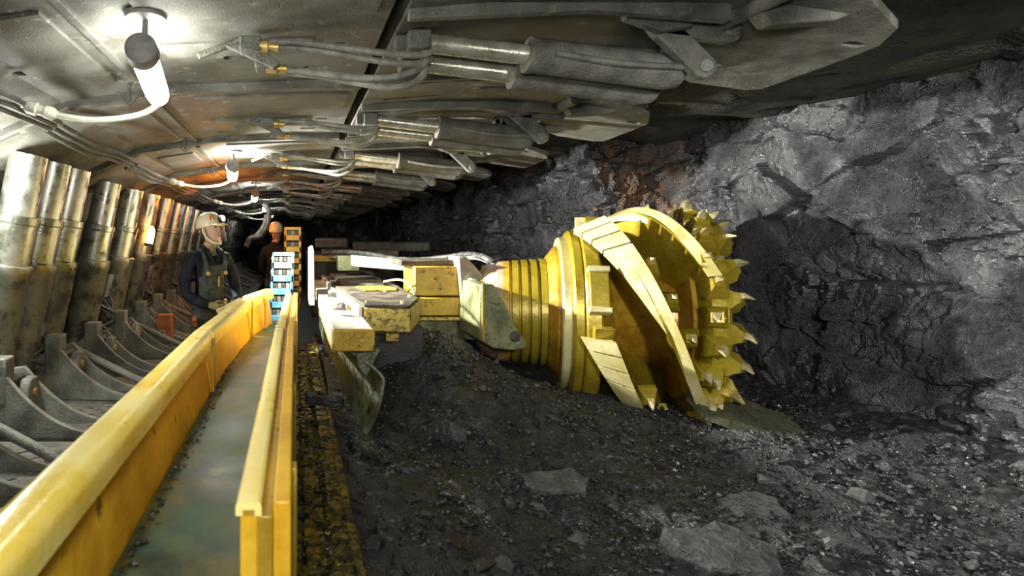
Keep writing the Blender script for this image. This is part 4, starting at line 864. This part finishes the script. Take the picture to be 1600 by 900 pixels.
    if full:
        vz = MB(); rows = []
        for z in (.035,-.02,-.075,-.115):
            rows.append([HT(.098*math.sin(a), -.14*math.cos(a)-.012, z) for a in [(-1.2+2.4*i/12) for i in range(13)]])
        n = 13
        vz.v = [tuple(p_) for q in rows for p_ in q]; vz.f = [(i*n+j, i*n+j+1, (i+1)*n+j+1, (i+1)*n+j) for i in range(3) for j in range(12)]
        vi = B(vz, 'visor', 'visor', 0, hel)
        for s in (-1, 1):
            B(MB().tube([HT(s*.085,.02,.03), HT(s*.085,.0,-.05), HT(s*.06,-.05,-.115), HT(0,-.09,-.135)], .012, 6, 3), 'chin_guard', 'helmet', 0, hel)
            B(MB().turn(HT(s*.030,-.088,.022), Hrot @ Vector((0,-1,0)), [(0,.012),(.006,.009),(.008,.003)], 10), 'eye', 'eye')
            B(MB().tube([HT(s*.012,-.097,.042), HT(s*.035,-.094,.047), HT(s*.055,-.082,.04)], .005, 5, 2), 'eyebrow', 'hair')
        B(MB().tube([HT(-.025,-.092,-.068), HT(0,-.099,-.07), HT(.025,-.092,-.068)], .005, 5, 2), 'mouth', 'redpost')
        hr = MB(); rings = []
        for z, k in ((-.06,.98),(-.02,1.03),(.03,1.03)):
            rings.append([HT(.074*k*math.sin(a), -.098*k*math.cos(a), z) for a in [R(95+17*i) for i in range(11)]] + [HT(.06*k*math.sin(a), -.08*k*math.cos(a), z) for a in [R(265-17*i) for i in range(11)]])
        B(hr.loft(rings), 'hair', 'hair')
        for s in (-1, 1):
            B(MB().tube([(s*.09,-.135,1.28),(s*.10,-.128,1.36),(s*.10,-.07,1.462),(s*.09,.02,1.47),(s*.05,.11,1.38)], .018, 6, 4), 'shoulder_strap', bib)
            B(MB().box((s*.09,-.152,1.27), (.035,.012,.03)), 'buckle', 'brass', .002)
            B(MB().tube([(s*.015,-.118,1.37),(s*.05,-.11,1.44),(s*.072,-.04,1.50),(s*.04,.05,1.515)], .016, 6, 4), 'collar', jacket)
        B(MB().prism([(-.075,-.05),(.075,-.05),(.075,.05),(-.075,.05)], lambda p_, t: Vector((p_[0], -.137-t+.02*abs(p_[0]), 1.18+p_[1])), 0, .012), 'bib_pocket', bib, .004)
        B(MB().cyl((.02,-.155,1.24),(.02,-.15,1.15), .006, None, 6), 'pen', 'brass')
        bl = MB(); bl.turn((0,0,.985), (0,0,1), [(-.03,.0),(-.03,.17),(.03,.17),(.03,.0)], 24); bl.v = [(a, b_*.82, c) for a, b_, c in bl.v]; B(bl, 'tool_belt', 'steel_dark')
    return r
pm = W(330, 470, 5.35)
man = person('person', 'miner in cream helmet and clear visor standing behind the yellow trough wall', (pm.x-.02, 5.35, .10), R(36), R(24), 'navy', 'bib')
tl = MB(); tl.bx(-.13,.13,-.018,.018,-.02,.02); t_ = tl.build('hand_tool', 'helmet', bevel=.005); q = Matrix.Rotation(R(38),3,'Z') @ Vector((0,-.36,0)); t_.location = (pm.x-.02+q.x, 5.35+q.y, 1.095); t_.rotation_euler = (0, R(-20), R(38)); tag(t_, 'pale bar held in the miner\'s gloved hands', 'tool')
cp = MB(); 
for k in range(3): cp.turn((.0, .05*k-.05, -.04*(k % 2)), (1,0,0), [(-.02,.03),(.0,.035),(.02,.03)], 12)
q = Matrix.Rotation(R(38),3,'Z') @ Vector((-.17,-.06,.86)); c_ = cp.build('belt_hook', 'redpost', None, None); c_.location = (pm.x+q.x-.02, 5.35+q.y, .96); tag(c_, 'orange hook set hanging from the miner\'s belt', 'hook')
p2 = W(430, 400, 8.6)
person('person', 'second miner in a dark blue jacket half hidden behind the orange carrier', (p2.x, 8.6, .10), R(150), R(20), 'navy', 'bib', False)

# ------------------------------------------------------------------ bits in the tunnel beyond
lo = MB().tube([W(385,385,10), W(392,372,10), W(408,368,10), W(418,350,10), W(420,330,10), W(412,318,10)], .05, 8); tag(lo.build('hose_loop', 'darkhose'), 'thick dark hose hanging in a loop behind the miner', 'hose')
lo = MB().tube([W(390,376,10.3), W(402,366,10.3), W(412,352,10.3), W(416,336,10.3)], .035, 8); tag(lo.build('hose_loop', 'hose'), 'thinner pale hose following the dark loop behind the miner', 'hose')
rp = thing('relay_post', 'rust-red post bracket on the walkway left of the miner', 'bracket', (W(258,520,7.0).x, 7.0, .42))
MB().bx(-.09,.09,-.08,.08,0,.34).build('post', 'redpost', rp, (0,0,0), .012); MB().bx(-.2,.02,-.1,.1,0,.16).build('foot', 'base', rp, (0,0,0), .02)
